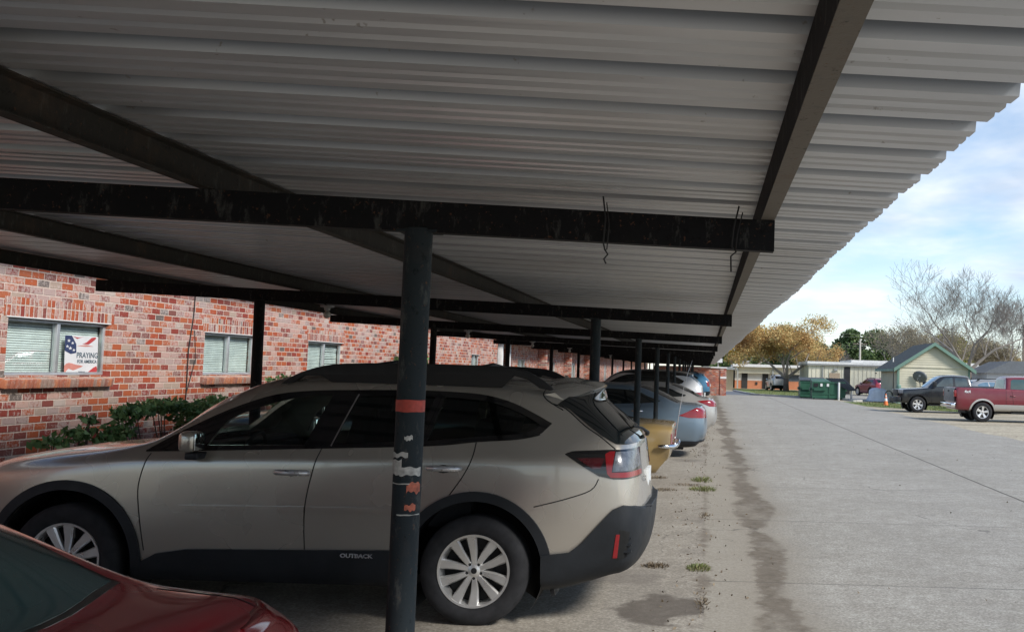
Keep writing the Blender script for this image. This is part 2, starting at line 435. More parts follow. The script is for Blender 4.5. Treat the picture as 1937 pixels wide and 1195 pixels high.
# ---- stations of the wagon shape (x = photo metres, nose at -5.12, tail at -0.36)
def wagon_st(kx=1., ky=1., kz=1.):
    S = []
    n = stn(-4.98, .27, .72, .80, .52, .78, .74, .68, .84, .52, .90, .93)
    S += closing(n, [.02, .05, .08, .11, .10, .09, .07, .05, .04], -1)[::-1]
    S.append(n)
    S.append(stn(-4.84, .25, .84, .885, .56, .87, .85, .79, .935, .62, .975, 1.0))
    S.append(stn(-4.50, .24, .89, .925, .60, .91, .91, .85, 1.00, .70, 1.035, 1.065))
    S.append(stn(-4.10, .24, .895, .93, .62, .92, .96, .865, 1.04, .74, 1.08, 1.105))
    S.append(stn(-3.78, .24, .895, .93, .64, .92, 1.0, .875, 1.075, .78, 1.135, 1.15, dx=[0]*7+[-.03, -.05]))
    S.append(stn(-3.34, .24, .895, .93, .66, .922, 1.02, .88, 1.10, .705, 1.395, 1.45, dx=[0]*7+[-.10, -.14]))
    S.append(stn(-2.94, .24, .895, .93, .67, .922, 1.03, .882, 1.12, .645, 1.555, 1.625, dx=[0]*7+[-.04, -.06]))
    S.append(stn(-2.45, .24, .895, .93, .68, .922, 1.04, .885, 1.135, .63, 1.59, 1.672))
    S.append(stn(-1.85, .24, .895, .93, .70, .92, 1.06, .885, 1.16, .625, 1.59, 1.675))
    S.append(stn(-1.32, .24, .895, .93, .72, .915, 1.08, .875, 1.19, .615, 1.575, 1.65))
    S.append(stn([-1.0, -1., -1., -1., -1., -.97, -1.02, -1., -.98], .26, .88, .915, .74, .90, 1.09, .85, 1.20, .60, 1.53, 1.61))
    t = stn([-.62, -.60, -.56, -.52, -.55, -.58, -.86, -.84, -.82], .36, .80, .85, .70, .84, 1.04, .78, 1.20, .56, 1.49, 1.575)
    S.append(t)
    S += closing(t, [.06, .10, .13, .14, .12, .13, .10, .07, .05], 1)
    return [[(x*kx, y*ky, z*kz) for x, y, z in s] for s in S]
DLO = smooth_poly([(-3.74, 1.092), (-3.62, 1.175), (-3.37, 1.315), (-3.17, 1.410), (-2.95, 1.484), (-2.71, 1.515), (-2.42, 1.527), (-2.04, 1.537), (-1.70, 1.532), (-1.50, 1.515), (-1.32, 1.470), (-1.17, 1.405), (-1.04, 1.34)], 3) + smooth_poly([(-1.10, 1.275), (-1.26, 1.238), (-1.52, 1.217), (-1.84, 1.18), (-2.55, 1.145), (-3.2, 1.115)], 3)
PANE_F = smooth_poly([(-3.34, 1.135), (-3.24, 1.30), (-3.05, 1.395), (-2.85, 1.455), (-2.66, 1.485), (-2.56, 1.488)], 3)+[(-2.68, 1.155)]
PANE_R = [(-2.50, 1.165), (-2.395, 1.487), (-2.03, 1.50), (-1.86, 1.497), (-1.93, 1.20)]
PANE_Q = [(-1.86, 1.205), (-1.79, 1.495)]+smooth_poly([(-1.69, 1.492), (-1.50, 1.475), (-1.33, 1.43), (-1.20, 1.375), (-1.12, 1.33)], 3)+smooth_poly([(-1.14, 1.302), (-1.26, 1.268), (-1.52, 1.243)], 3)
RW, FW = -1.505, -4.225          # wheel axle positions
def mirror_part(root, body_m, x, z, s, k=1.):
    y0_, y1_ = sorted((s*.93*k, s*1.10*k)); y = (y0_+y1_)/2
    o = MB().box(x-.062, x+.042, y0_, y1_, z-.062, z+.072).build('mirror', body_m, root, bevel=.033)
    MB().box(x+.044, x+.049, y0_+.018, y1_-.018, z-.048, z+.058).build('mirror_glass', M['mirrorglass'], o, bevel=.002)
    a_, b_ = sorted((s*.86*k, s*1.02*k))
    MB().box(x-.05, x+.035, a_, b_, z-.115, z-.070).build('mirror_foot', M['blackplastic'], o, bevel=.01)
    return o
def arches(B, root, xs, zc, r0, r1, mat, depth=-.014):
    for x in xs:
        ring = circ(x, zc, r1, 44, -.32, pi+.32)+circ(x, zc, r0, 44, -.32, pi+.32)[::-1]
        for me in split_sides(boolean(B.shell(depth, .02), [('INTERSECT', prismg(ring)), ('DIFFERENCE', box_g(-9, 9, -.5, .5, -1, 3))])):
            mesh_obj('arch_trim', me, mat, root)
def box_g(x0, x1, y0, y1, z0, z1):
    m = MB().box(x0, x1, y0, y1, z0, z1); return m.v, m.f
def wells(root, xs, zc, r, hw, mat):
    for x in xs:
        for s in (-1, 1):
            mb = MB(); n = 28; v = []; f = []
            for k in range(n+1):
                a = -.6+(pi+1.2)*k/n
                for yy in (s*(hw-.035), s*(hw-.36)): v.append((x+r*cos(a), yy, zc+r*sin(a)))
            for k in range(n): f.append((2*k, 2*k+1, 2*k+3, 2*k+2))
            v.append((x, s*(hw-.36), zc)); c = len(v)-1
            for k in range(n): f.append((2*k+1, 2*k+3, c))
            mb.add(v, f); mb.build('wheel_well', mat, root, smooth=True)
def seams(B, root, lines, w=.007, name='panel_gap'):
    for ln in lines:
        for me in split_sides(boolean(B.shell(-.0012, .004), [('INTERSECT', prismg(ribbon(ln, w)))])): mesh_obj(name, me, M['seamdark'], root, None)
def handles(root, pts, hw, mat, dz=0):
    for (x, z) in pts:
        for s in (-1, 1):
            mb = MB(); y = s*hw
            mb.tube([(x-.115, y-s*.012, z), (x-.095, y+s*.026, z+.002), (x, y+s*.036, z+.003), (x+.095, y+s*.028, z+.002), (x+.115, y-s*.012, z)], [.014, .018, .019, .019, .015], 10)
            o = mb.build('door_handle', mat, root, smooth=True)
            MB().ball((x, y-s*.022, z-.006), .055, 8, (1.35, .52, .80)).build('handle_cup', M['dark'], o, smooth=True)
def interior(root, x0, hw, zf, seats, steer=True):
    d = MB()
    d.box(x0-.25, x0+.28, -hw+.14, hw-.14, zf+.35, zf+.66).box(x0+.05, x0+.25, -hw+.2, hw-.2, zf+.66, zf+.70)
    d.build('dashboard', M['cloth'], root, bevel=.03)
    for sx in seats:
        for sy in (-.38, .38):
            mb = MB(); rot = Matrix.Rotation(radians(14), 3, 'Y')
            mb.box(sx-.25, sx+.25, sy-.24, sy+.24, zf+.18, zf+.36)
            mb.box(sx+.20, sx+.32, sy-.23, sy+.23, zf+.36, zf+.92, rot=rot)
            mb.box(sx+.32, sx+.42, sy-.13, sy+.13, zf+.98, zf+1.19, rot=rot)
            mb.box(sx+.345, sx+.36, sy-.05, sy-.04, zf+.9, zf+1.0).box(sx+.345, sx+.36, sy+.04, sy+.05, zf+.9, zf+1.0)
            mb.build('car_seat', M['cloth'], root, bevel=.035)
    if steer:
        pts = [(x0+.36+.06*sin(a), -.38+.185*cos(a), zf+.60+.175*sin(a)) for a in [2*pi*k/24 for k in range(25)]]
        w = MB().tube(pts, .014, 8, False); w.box(x0+.28, x0+.36, -.42, -.34, zf+.56, zf+.64).box(x0+.34, x0+.36, -.55, -.21, zf+.585, zf+.615)
        w.build('steering_wheel', M['cloth'], root, smooth=False)
# ------------------------------------------------------------------ the champagne wagon
def build_outback():
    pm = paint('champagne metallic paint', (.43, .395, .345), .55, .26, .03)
    root = thing('station_wagon', 'champagne station wagon with black roof rails and grey lower cladding, parked beside the banded post', 'car', (0, 7.66, 0))
    B = Body(wagon_st(), 6, 6)
    wheelcut = [('DIFFERENCE', prismg(circ(x, .37, .455, 48), -2, 2)) for x in (RW, FW)]
    cuts = [('DIFFERENCE', prismg(p)) for p in (PANE_F, PANE_R, PANE_Q)]
    ws = [(-3.72, -.60), (-3.80, 0), (-3.72, .60), (-3.02, .52), (-3.0, 0), (-3.02, -.52)]
    gate = [(-1.02, 1.47), (-.94, 1.44), (-.80, 1.335), (-.70, 1.268), (-.60, 1.215), (-.52, 1.21), (-.10, 1.21), (-.10, 1.61), (-.84, 1.61)]
    gatepane = [(-.86, 1.50), (-.60, 1.245), (-.1, 1.245), (-.1, 1.50)]
    body = boolean(B.shell(0, .03), wheelcut+cuts+[('DIFFERENCE', prismg(ws, 1.12, 2, 'Z'))])
    mesh_obj('body', body, pm, root, 30)
    wells(root, (RW, FW), .37, .46, .93, M['dark'])
    # black surround of the side glass, then the panes
    for me in split_sides(panel(B, DLO, -.003, .012, minus=(PANE_F, PANE_R, PANE_Q))): mesh_obj('window_surround', me, M['blackgloss'], root)
    for p, g in ((PANE_F, 'gclear'), (PANE_R, 'gtint'), (PANE_Q, 'gtint')):
        for me in split_sides(panel(B, p, .006, .010)): mesh_obj('side_window', me, M[g], root)
    mesh_obj('windscreen', panel(B, ws, .006, .011, 'Z', 1.12, 2), M['gclear'], root)
    mesh_obj('rear_window', panel(B, gate, -.005, .012), M['glassdark'], root)
    for ln in ([(-2.50, 1.155), (-2.385, 1.50)], [(-1.90, 1.20), (-1.82, 1.50)]):
        for me in split_sides(boolean(B.shell(-.006, .004), [('INTERSECT', prismg(ribbon(ln, .010)))])): mesh_obj('pillar_trim', me, M['chrome'] if ln[0][0] < -2 else M['blackgloss'], root)
    bl = [(-3.74, 1.090), (-3.2, 1.113), (-2.55, 1.143), (-1.84, 1.178), (-1.52, 1.214), (-1.26, 1.236), (-1.11, 1.268)]
    for me in split_sides(boolean(B.shell(-.005, .004), [('INTERSECT', prismg(ribbon(smooth_poly(bl, 4), .012)))])): mesh_obj('belt_moulding', me, M['blackgloss'], root)
    # cladding
    arches(B, root, (RW, FW), .37, .452, .516, M['blackplastic'])
    sill = [(-3.72, .36), (-3.60, .425), (-3.40, .458), (-2.05, .485), (-1.97, .40), (-1.95, .24), (-3.80, .24)]
    for me in split_sides(boolean(B.shell(-.022, .02), [('INTERSECT', prismg(sill)), ('DIFFERENCE', box_g(-9, 9, -.6, .6, -1, 3))])): mesh_obj('sill_cladding', me, M['blackplastic'], root)
    bp = [(-1.06, .478), (-.88, .500), (-.80, .56), (-.66, .720), (-.60, .785), (-.53, .815), (-.46, .800), (-.40, .765), (-.1, .76), (-.1, .1), (-1.08, .1), (-1.06, .30)]
    mesh_obj('rear_bumper', boolean(B.shell(-.03, .02), [('INTERSECT', prismg(bp))]), M['blackplastic'], root)
    stp = MB(); stp.prism([(-.52, -.55), (-.36, -.45), (-.345, 0), (-.36, .45), (-.52, .55)], .755, .775, 'Z'); stp.build('bumper_step', M['blackplastic'], root, bevel=.006)
    fb = [(-5.4, .62), (-4.98, .60), (-4.80, .45), (-4.72, .3), (-4.72, .1), (-5.4, .1)]
    mesh_obj('front_bumper', boolean(B.shell(-.02, .02), [('INTERSECT', prismg(fb))]), M['blackplastic'], root)
    for s in (-1, 1):
        MB().box(-1.03, -1.005, s*.70-.11, s*.70+.11, .19, .47, rot=Matrix.Rotation(radians(-14), 3, 'Y')).build('mudflap', M['dark'], root)
    # body side moulding
    md = [(-3.50, .715), (-3.47, .745), (-2.64, .757), (-2.64, .722)]; md2 = [(-2.60, .722), (-2.60, .757), (-1.99, .765), (-1.99, .732)]
    for q in (md, md2):
        for me in split_sides(boolean(B.shell(-.010, .004), [('INTERSECT', prismg(q)), ('DIFFERENCE', box_g(-9, 9, -.6, .6, -1, 3))])): mesh_obj('side_moulding', me, pm, root)
    seams(B, root, [smooth_poly([(-2.56, 1.14), (-2.60, .98), (-2.635, .75), (-2.625, .47)], 4),
                    smooth_poly([(-3.70, 1.075), (-3.74, .92), (-3.745, .78), (-3.69, .44)], 4),
                    smooth_poly([(-1.53, 1.21), (-1.545, 1.10), (-1.60, .98), (-1.68, .86)], 4),
                    smooth_poly([(-.70, .985), (-.75, .91), (-.92, .848), (-1.12, .795)], 4),
                    smooth_poly([(-1.055, 1.47), (-.96, 1.438), (-.82, 1.33), (-.70, 1.255), (-.60, 1.18)], 4),
                    smooth_poly([(-1.10, 1.60), (-1.13, 1.54), (-1.09, 1.49), (-.98, 1.43)], 4),
                    [(-4.95, .80), (-4.72, .74)]], .007)
    # hood edge
    for me in split_sides(boolean(B.shell(-.0012, .004), [('INTERSECT', prismg(ribbon([(-4.80, .30), (-4.4, .74), (-3.78, .80)], .008), .9, 1.3, 'Z'))])) if False else []: pass
    hs = MB()
    # fuel flap omitted on this side
    # tail lamps: black housing, red bars, clear reverse lamp
    H = smooth_poly([(-.93, 1.145), (-.88, 1.165), (-.75, 1.172), (-.62, 1.178), (-.40, 1.178), (-.30, 1.17)], 2)+[(-.30, 1.10), (-.42, 1.02), (-.44, .985), (-.60, .985), (-.70, 1.005), (-.80, 1.062)]
    lim = ('DIFFERENCE', box_g(-9, 9, -.44, .44, -1, 3))
    lim2 = ('DIFFERENCE', box_g(-9, 9, -.50, .50, -1, 3))
    for me in split_sides(boolean(B.shell(-.005, .01), [('INTERSECT', prismg(H)), lim])):
        t = mesh_obj('tail_lamp', me, M['blackgloss'], root)
    def lens(name, poly, mat, d, l=lim2):
        for me in split_sides(boolean(B.shell(d, .0), [('INTERSECT', prismg(poly)), l])): mesh_obj(name, me, mat, root)
    lens('lamp_lens', [(-.85, 1.12), (-.70, 1.125), (-.665, 1.12), (-.69, 1.055), (-.74, 1.05)], M['lampdark'], -.008)
    lens('lamp_lens', [(-.665, 1.15), (-.635, 1.168), (-.60, 1.168), (-.615, 1.03), (-.30, 1.03), (-.30, .995), (-.62, .995), (-.645, 1.02)], M['lampred'], -.009)
    lens('reversing_lamp', [(-.595, 1.165), (-.30, 1.165), (-.30, 1.12), (-.48, 1.04), (-.61, 1.035)], M['lampclear'], -.007)
    for me in split_sides(boolean(B.shell(-.034, .0), [('INTERSECT', prismg([(-.590, .465), (-.560, .465), (-.545, .625), (-.570, .625)])), ('DIFFERENCE', box_g(-9, 9, -.6, .6, -1, 3))])): mesh_obj('rear_reflector', me, M['lampred'], root)
    for me in split_sides(boolean(B.shell(-.032, .0), [('INTERSECT', prismg([(-.560, .450), (-.500, .465), (-.480, .64), (-.545, .655)])), ('DIFFERENCE', box_g(-9, 9, -.6, .6, -1, 3))])): mesh_obj('bumper_vent_panel', me, M['seamdark'], root)
    for s in (-1, 1):
        q = MB()
        for k in range(3): q.box(-.535, -.470, s*.80-.05, s*.80+.05, .50+.045*k, .512+.045*k)
        q.build('bumper_vent', M['blackplastic'], root)
    # spoiler
    sp = MB(); pts_t = [(-1.04, 1.600), (-.86, 1.585), (-.735, 1.560)]; 
    v = []; f = []
    ys = [-.635, -.59, -.48, -.35, -.18, 0, .18, .35, .48, .59, .635]
    for y in ys:
        k = 1-abs(y)/.60; e = min(1, k*6)
        zt = .075*(1-abs(y/.64)**2.2)
        x1 = -.99+.235*(1-abs(y/.64)**2.6)
        zt += .030+.012*(1-abs(y)/.66)
        v += [(-1.16, y, 1.485+zt*1.3), (-1.05 if abs(y) > .5 else -.98, y, 1.505+zt*1.25), (x1-.025, y, 1.478+zt*1.18), (x1, y, 1.462+zt*1.18), (x1-.012, y, 1.446+zt*1.18), (x1-.10, y, 1.432+zt*1.1), (-1.16, y, 1.40+zt)]
    for i in range(len(ys)-1):
        for j in range(7): f.append((i*7+j, (i+1)*7+j, (i+1)*7+(j+1) % 7, i*7+(j+1) % 7))
    f.append(tuple(range(7))); f.append(tuple((len(ys)-1)*7+j for j in range(6, -1, -1)))
    so = link_mesh('roof_spoiler', v, f, pm, root, True, sharp=50)
    bm = bmesh.new(); bm.from_mesh(so.data); bmesh.ops.recalc_face_normals(bm, faces=bm.faces); bm.to_mesh(so.data); bm.free()
    # side fins of spoiler
    # roof rails
    for s in (-1, 1):
        r = MB(); y = s*.62; secs = []
        path = [(-2.97, 1.545), (-2.90, 1.60), (-2.78, 1.655), (-2.60, 1.70), (-2.3, 1.716), (-1.8, 1.722), (-1.45, 1.715), (-1.30, 1.70), (-1.20, 1.665), (-1.11, 1.61), (-1.06, 1.565)]
        top = smooth_poly(path, 3)
        lo = [(x, 1.56) for x in (-1.10, -1.45, -1.5, -1.8, -2.3, -2.5, -2.60)]
        poly = top+[(-1.09, 1.56), (-1.16, 1.575), (-1.24, 1.63), (-1.34, 1.655), (-1.42, 1.57), (-2.60, 1.57), (-2.68, 1.62), (-2.80, 1.615), (-2.88, 1.56)]
        r.prism(poly, y-.026, y+.026)
        r.build('roof_rail', M['dark'], root, bevel=.006)
    for x in (-2.35, -1.62):
        MB().tube([(x, -.62, 1.69), (x, 0, 1.725), (x, .62, 1.69)], [.02, .018, .02], 8).build('roof_crossbar', M['blackplastic'], root, smooth=True)
    MB().prism([(-1.12, 1.60), (-1.02, 1.60), (-1.03, 1.63), (-1.055, 1.665), (-1.07, 1.66), (-1.085, 1.62)], -.012, .012).build('aerial_fin', pm, root, bevel=.004)
    # mirrors, handles
    for s in (-1, 1):
        m = mirror_part(root, pm, -3.36, 1.165, s)
    handles(root, ((-2.735, .975), (-1.73, 1.03)), .922, M['white_letter'])
    # headlamps
    for me in split_sides(boolean(B.shell(-.004, .01), [('INTERSECT', prismg([(-5.2, .93), (-4.66, .93), (-4.42, .985), (-4.60, .88), (-4.72, .82), (-5.2, .78)])), ('DIFFERENCE', box_g(-9, 9, -.5, .5, -1, 3))])):
        h = mesh_obj('headlamp', me, M['lampclear'], root)
    for me in split_sides(boolean(B.shell(-.006, .0), [('INTERSECT', prismg([(-5.2, .90), (-4.70, .90), (-4.58, .92), (-4.68, .86), (-5.2, .83)])), ('DIFFERENCE', box_g(-9, 9, -.6, .6, -1, 3))])):
        mesh_obj('indicator_lamp', me, M['amber'], root)
    # wiper, plate, lettering
    MB().tube([(-.44, .10, 1.235), (-.43, .02, 1.25), (-.47, -.10, 1.29), (-.52, -.28, 1.31)], [.018, .014, .01, .006], 8).build('rear_wiper', M['blackplastic'], root, smooth=True)
    MB().box(-.425, -.405, -.16, .16, .84, .99).build('licence_plate', M['plate'], root)
    t = text_mesh('OUTBACK', .036, .003, 'lettering', M['white_letter'], root, 1.25, .001)
    t.location = (-2.27, -.955, .437); t.rotation_euler = (radians(90), 0, 0)
    t = text_mesh('SUBARU', .05, .003, 'lettering', M['chrome'], root, 1.2, .001)
    t.location = (-.452, -.50, .935); t.rotation_euler = (radians(90), 0, radians(68))
    MB().box(-3.9, -1.2, -.75, .75, .245, .30).build('underbody', M['dark'], root)
    interior(root, -3.62, .93, .42, (-2.72, -1.85))
    MB().box(-3.19, -3.16, -.12, .12, 1.43, 1.49).build('rear_view_mirror', M['cloth'], root, bevel=.01)
    put_wheels(root, (RW, FW), .805, .363, .225, .238, (10, 'pair'), M, 72)
    return root
# ------------------------------------------------------------------ generic saloon
def sedan(name, label, loc, rz, pm, L=4.8, W=1.83, H=1.45, zd=1.07, dl=.42, rg=.75, rl=.95, ws=.95, zh=.93, glass='glassdark', res=(4, 4), lamps=None, wheel=(.33, .21, (10, 'thin')), group=None, tail=None, rax=1.02, details=True, bumper=None, wres=28):
    hw = W/2; root = thing(name, label, 'car', loc, rz, group); xc = -(dl+rg+rl+ws); xf = -(dl+rg+rl); xr = -(dl+rg)
    def s(x, zb, wl, wm, zm, wsd, zs, wb, zB, wt, ze, zt, dx=None): return stn(x, zb, wl*hw, wm*hw, zm, wsd*hw, zs, wb*hw, zB, wt*hw, ze, zt, dx)
    S = []; n = s(-L+.14, .27, .74, .82, .48, .80, .62, .70, .68, .5, zh-.20, zh-.17)
    S += closing(n, [.02, .05, .08, .11, .11, .10, .09, .06, .05], -1)[::-1]; S.append(n)
    S.append(s(-L+.35, .22, .92, .96, .50, .94, .70, .86, .78, .70, zh-.10, zh-.06))
    S.append(s(-L+.95, .2, .95, .99, .55, .97, zh-.12, .90, zh-.04, .76, zh-.0, zh+.03))
    S.append(s(xc-.03, .2, .95, 1, .57, .985, zh-.05, .93, zh+.03, .84, zh+.07, zh+.09, [0]*7+[-.05, -.08]))
    S.append(s(xc+ws*.5, .2, .95, 1, .58, .985, zh-.02, .93, zh+.05, .76, (zh+H)/2+.03, (zh+H)/2+.09, [0]*7+[-.08, -.11]))
    S.append(s(xf, .2, .95, 1, .59, .985, zh, .93, zh+.06, .68, H-.08, H-.015, [0]*7+[-.03, -.05]))
    S.append(s((xf+xr)/2, .2, .95, 1, .60, .985, zh+.02, .93, zh+.075, .665, H-.055, H))
    S.append(s(xr, .2, .95, 1, .62, .98, zh+.04, .925, zh+.09, .655, H-.095, H-.03, [0]*7+[.05, .07]))
    S.append(s(xr+rg*.5, .2, .95, .995, .63, .97, zd-.10, .915, zd-.03, .69, (zd+H)/2-.035, (zd+H)/2+.01, [0]*7+[.06, .09]))
    S.append(s(-dl, .22, .94, .985, .65, .96, zd-.11, .905, zd-.045, .78, zd-.005, zd+.015, [0]*7+[.04, .06]))
    S.append(s(-.18, .25, .91, .95, .66, .93, zd-.12, .87, zd-.06, .76, zd-.025, zd))
    t = s([-.14, -.10, -.06, -.03, -.05, -.09, -.10, -.095, -.09], .32, .80, .87, .60, .85, zd-.14, .79, zd-.075, .70, zd-.045, zd-.03)
    if tail: t = s(*tail)
    S.append(t); S += closing(t, [.03]*9 if tail else [.04, .07, .10, .11, .09, .07, .07, .06, .06], 1)
    B = Body(S, *res)
    R = wheel[0]; wx = (-L+.92, -rax)
    wc = [('DIFFERENCE', boxcyl(x, s_, R, hw)) for x in wx for s_ in (-1, 1)]
    mesh_obj('body', boolean(B.solid(0), wc), pm, root, 35)
    D = [(xc+.20, zh+.065), (xc+ws*.55, (zh+H)/2+.02), (xf+.0, H-.17), (xf+.25, H-.135), ((xf+xr)/2, H-.125), (xr-.02, H-.16), (xr+.22, H-.26), (xr+rg*.55, zd+.05), (xr+rg*.50, zd+.02), (xr, zh+.125)]
    D = D if not isinstance(details, dict) or 'dlo' not in details else details['dlo']
    for me in split_sides(panel(B, smooth_poly(D[:8], 3)+D[8:], -.003, .012)): mesh_obj('side_window', me, M[glass], root)
    wsP = [(xc+.08, -.62*hw), (xc-.02, 0), (xc+.08, .62*hw), (xf-.04, .58*hw), (xf-.10, 0), (xf-.04, -.58*hw)]
    mesh_obj('windscreen', panel(B, wsP, -.003, .012, 'Z', .9, 2), M[glass], root)
    rP = smooth_poly([(xr+.07, -.56*hw), (xr+.12, 0), (xr+.07, .56*hw)], 3)+smooth_poly([(-dl-.06, .66*hw), (-dl+.02, .3*hw), (-dl+.035, 0), (-dl+.02, -.3*hw), (-dl-.06, -.66*hw)], 3)
    mx_ = sum(p[0] for p in rP)/len(rP); sl_ = [(mx_+(x-mx_)*1.07, y*1.05) for x, y in rP]
    mesh_obj('window_seal', panel(B, sl_, -.0015, .011, 'Z', .9, 2), M['blackgloss'], root)
    mesh_obj('rear_window', panel(B, rP, -.003, .012, 'Z', .9, 2), M[glass if glass != 'glassteal' else 'glassteal'], root)
    bx = (xf+xr)/2
    seams(B, root, [[(bx, zh+.06), (bx+.02, .28)], smooth_poly([(xr+.10, zd-.01), (xr+.05, .85), (-1.32, .55)], 3), [(xc+.1, zh+.03), (xc+.12, .3)],
                    ], .006)
    # boot lid gap on top
    for me in [boolean(B.shell(-.0012, .004), [('INTERSECT', prismg(ribbon([(-dl+.03, .74*hw), (-.10, .72*hw)], .008), .85, 2, 'Z'))])]: mesh_obj('panel_gap', me, M['seamdark'], root, None)
    for me in [boolean(B.shell(-.0012, .004), [('INTERSECT', prismg(ribbon([(-dl+.03, -.74*hw), (-.10, -.72*hw)], .008), .85, 2, 'Z'))])]: mesh_obj('panel_gap', me, M['seamdark'], root, None)
    for (poly, mat, lim) in (lamps or []):
        for me in split_sides(boolean(B.shell(-.006, .01), [('INTERSECT', prismg(poly)), ('DIFFERENCE', box_g(-9, 9, -lim, lim, -1, 3))])): mesh_obj('tail_lamp', me, M[mat], root)
    hl = [(-L-.1, zh-.20), (-L+.42, zh-.13), (-L+.30, zh-.24), (-L-.1, zh-.32)]
    for me in split_sides(boolean(B.shell(-.004, .01), [('INTERSECT', prismg(hl)), ('DIFFERENCE', box_g(-9, 9, -.45, .45, -1, 3))])): mesh_obj('headlamp', me, M['lampclear'], root)
    if bumper: 
        mesh_obj('rear_bumper', boolean(B.shell(-.02, .02), [('INTERSECT', prismg(bumper[0]))]), bumper[1], root)
    for s_ in (-1, 1): mirror_part(root, pm, xc+.32, zh+.14, s_, hw/.93)
    wells(root, wx, R, R+.055, hw, M['dark'])
    handles(root, ((bx-.12, zh-.06), (xr+.02, zh-.02)), hw*.985, M['chrome'])
    MB().box(-L+.5, -.4, -hw*.75, hw*.75, .16, .22).build('underbody', M['dark'], root)
    MB().box(.015, .03, -.17, .17, .55, .68).build('licence_plate', M['plate'], root)
    put_wheels(root, wx, hw-.11, R, wheel[1], R-.11, wheel[2], M, wres)
    return root, B
def boxcyl(x, s, R, hw):
    return prismg(circ(x, R, R+.05, 28), min(s*(hw-.34), s*2), max(s*(hw-.34), s*2))
# ------------------------------------------------------------------ generic sport utility
def suv(name, label, loc, rz, pm, kx=1., ky=1., kz=1., glass='glassdark', lamps=(), res=(3, 3), rails=True, trim=None, roofshade=False, group=None, wres=24, grey_gate=False):
    root = thing(name, label, 'car', loc, rz, group); sh = .36*kx
    st = [[(x+.36*kx, y, z) for x, y, z in s] for s in wagon_st(kx, ky, kz)]
    B = Body(st, *res); T = lambda P: [((x+.36)*kx, z*kz) for x, z in P]
    hw = .93*ky; wx = ((RW+.36)*kx, (FW+.36)*kx); R = .36
    mesh_obj('body', boolean(B.solid(0), [('DIFFERENCE', boxcyl(x, s, R, hw)) for x in wx for s in (-1, 1)]), pm, root, 35)
    if roofshade:
        mesh_obj('roof', panel(B, T([(-3.3, 1.50), (-3.0, 1.54), (-1.1, 1.50), (-.6, 1.44), (-.3, 1.44), (-.3, 1.9), (-3.3, 1.9)]), -.003, .01), M['blackgloss'], root)  # black overlay on the roof, its shade put into the colour
        for me in split_sides(panel(B, T(DLO), -.003, .01)): mesh_obj('window_surround', me, M['blackgloss'], root)
    for P in (PANE_F, PANE_R, PANE_Q):
        for me in split_sides(panel(B, T(P), -.004, .012)): mesh_obj('side_window', me, M[glass], root)
    ws = [((x+.36)*kx, y*ky) for x, y in [(-3.72, -.60), (-3.80, 0), (-3.72, .60), (-3.02, .52), (-3.0, 0), (-3.02, -.52)]]
    mesh_obj('windscreen', panel(B, ws, -.003, .012, 'Z', 1.05, 3), M[glass], root)
    mesh_obj('rear_window', boolean(B.shell(-.004, .010), [('INTERSECT', prismg(T([(-.92, 1.53), (-.66, 1.22), (.2, 1.22), (.2, 1.53)]))), ('INTERSECT', box_g(-9, 9, -.60*ky, .60*ky, 0, 3))]), M[glass if not grey_gate else 'glassblue'], root)
    for (poly, mat, lim) in lamps:
        for me in split_sides(boolean(B.shell(-.006, .01), [('INTERSECT', prismg(T(poly))), ('DIFFERENCE', box_g(-9, 9, -lim, lim, -1, 3))])): mesh_obj('tail_lamp', me, M[mat], root)
    for me in split_sides(boolean(B.shell(-.004, .01), [('INTERSECT', prismg(T([(-5.3, .93), (-4.55, .95), (-4.65, .85), (-5.3, .76)]))), ('DIFFERENCE', box_g(-9, 9, -.5, .5, -1, 3))])): mesh_obj('headlamp', me, M['lampclear'], root)
    seams(B, root, [T([(-2.56, 1.14), (-2.62, .75), (-2.62, .42)]), T([(-3.72, 1.07), (-3.74, .78), (-3.69, .44)]), T([(-1.53, 1.21), (-1.60, .98), (-1.70, .84)])], .007)
    arches(B, root, wx, R, R+.05, R+.10, trim or M['blackplastic'], -.01)
    mesh_obj('rear_bumper', boolean(B.shell(-.03, .02), [('INTERSECT', prismg(T([(-1.05, .46), (-.66, .56), (.1, .60), (.1, .1), (-1.05, .1)])))]), trim or M['blackplastic'], root)
    if rails:
        for s in (-1, 1):
            MB().prism(T([(-2.9, 1.56), (-2.7, 1.66), (-2.3, 1.70), (-1.4, 1.70), (-1.2, 1.66), (-1.08, 1.57), (-1.2, 1.57), (-1.35, 1.64), (-2.6, 1.65), (-2.75, 1.58)]), s*.62*ky-.02, s*.62*ky+.02).build('roof_rail', M['blackplastic'], root)
    for s in (-1, 1): mirror_part(root, pm, (-3.36+.36)*kx, 1.16*kz, s, ky)
    wells(root, wx, R, R+.05, hw, M['dark'])
    MB().box(-4.3*kx, -.5, -hw*.75, hw*.75, .2, .26).build('underbody', M['dark'], root)
    MB().box(-.02, .01, -.17, .17, .85*kz, 1.0*kz).build('licence_plate', M['plate'], root)
    put_wheels(root, wx, hw-.115, R, .22, R-.12, (10, 'thin'), M, wres)
    return root
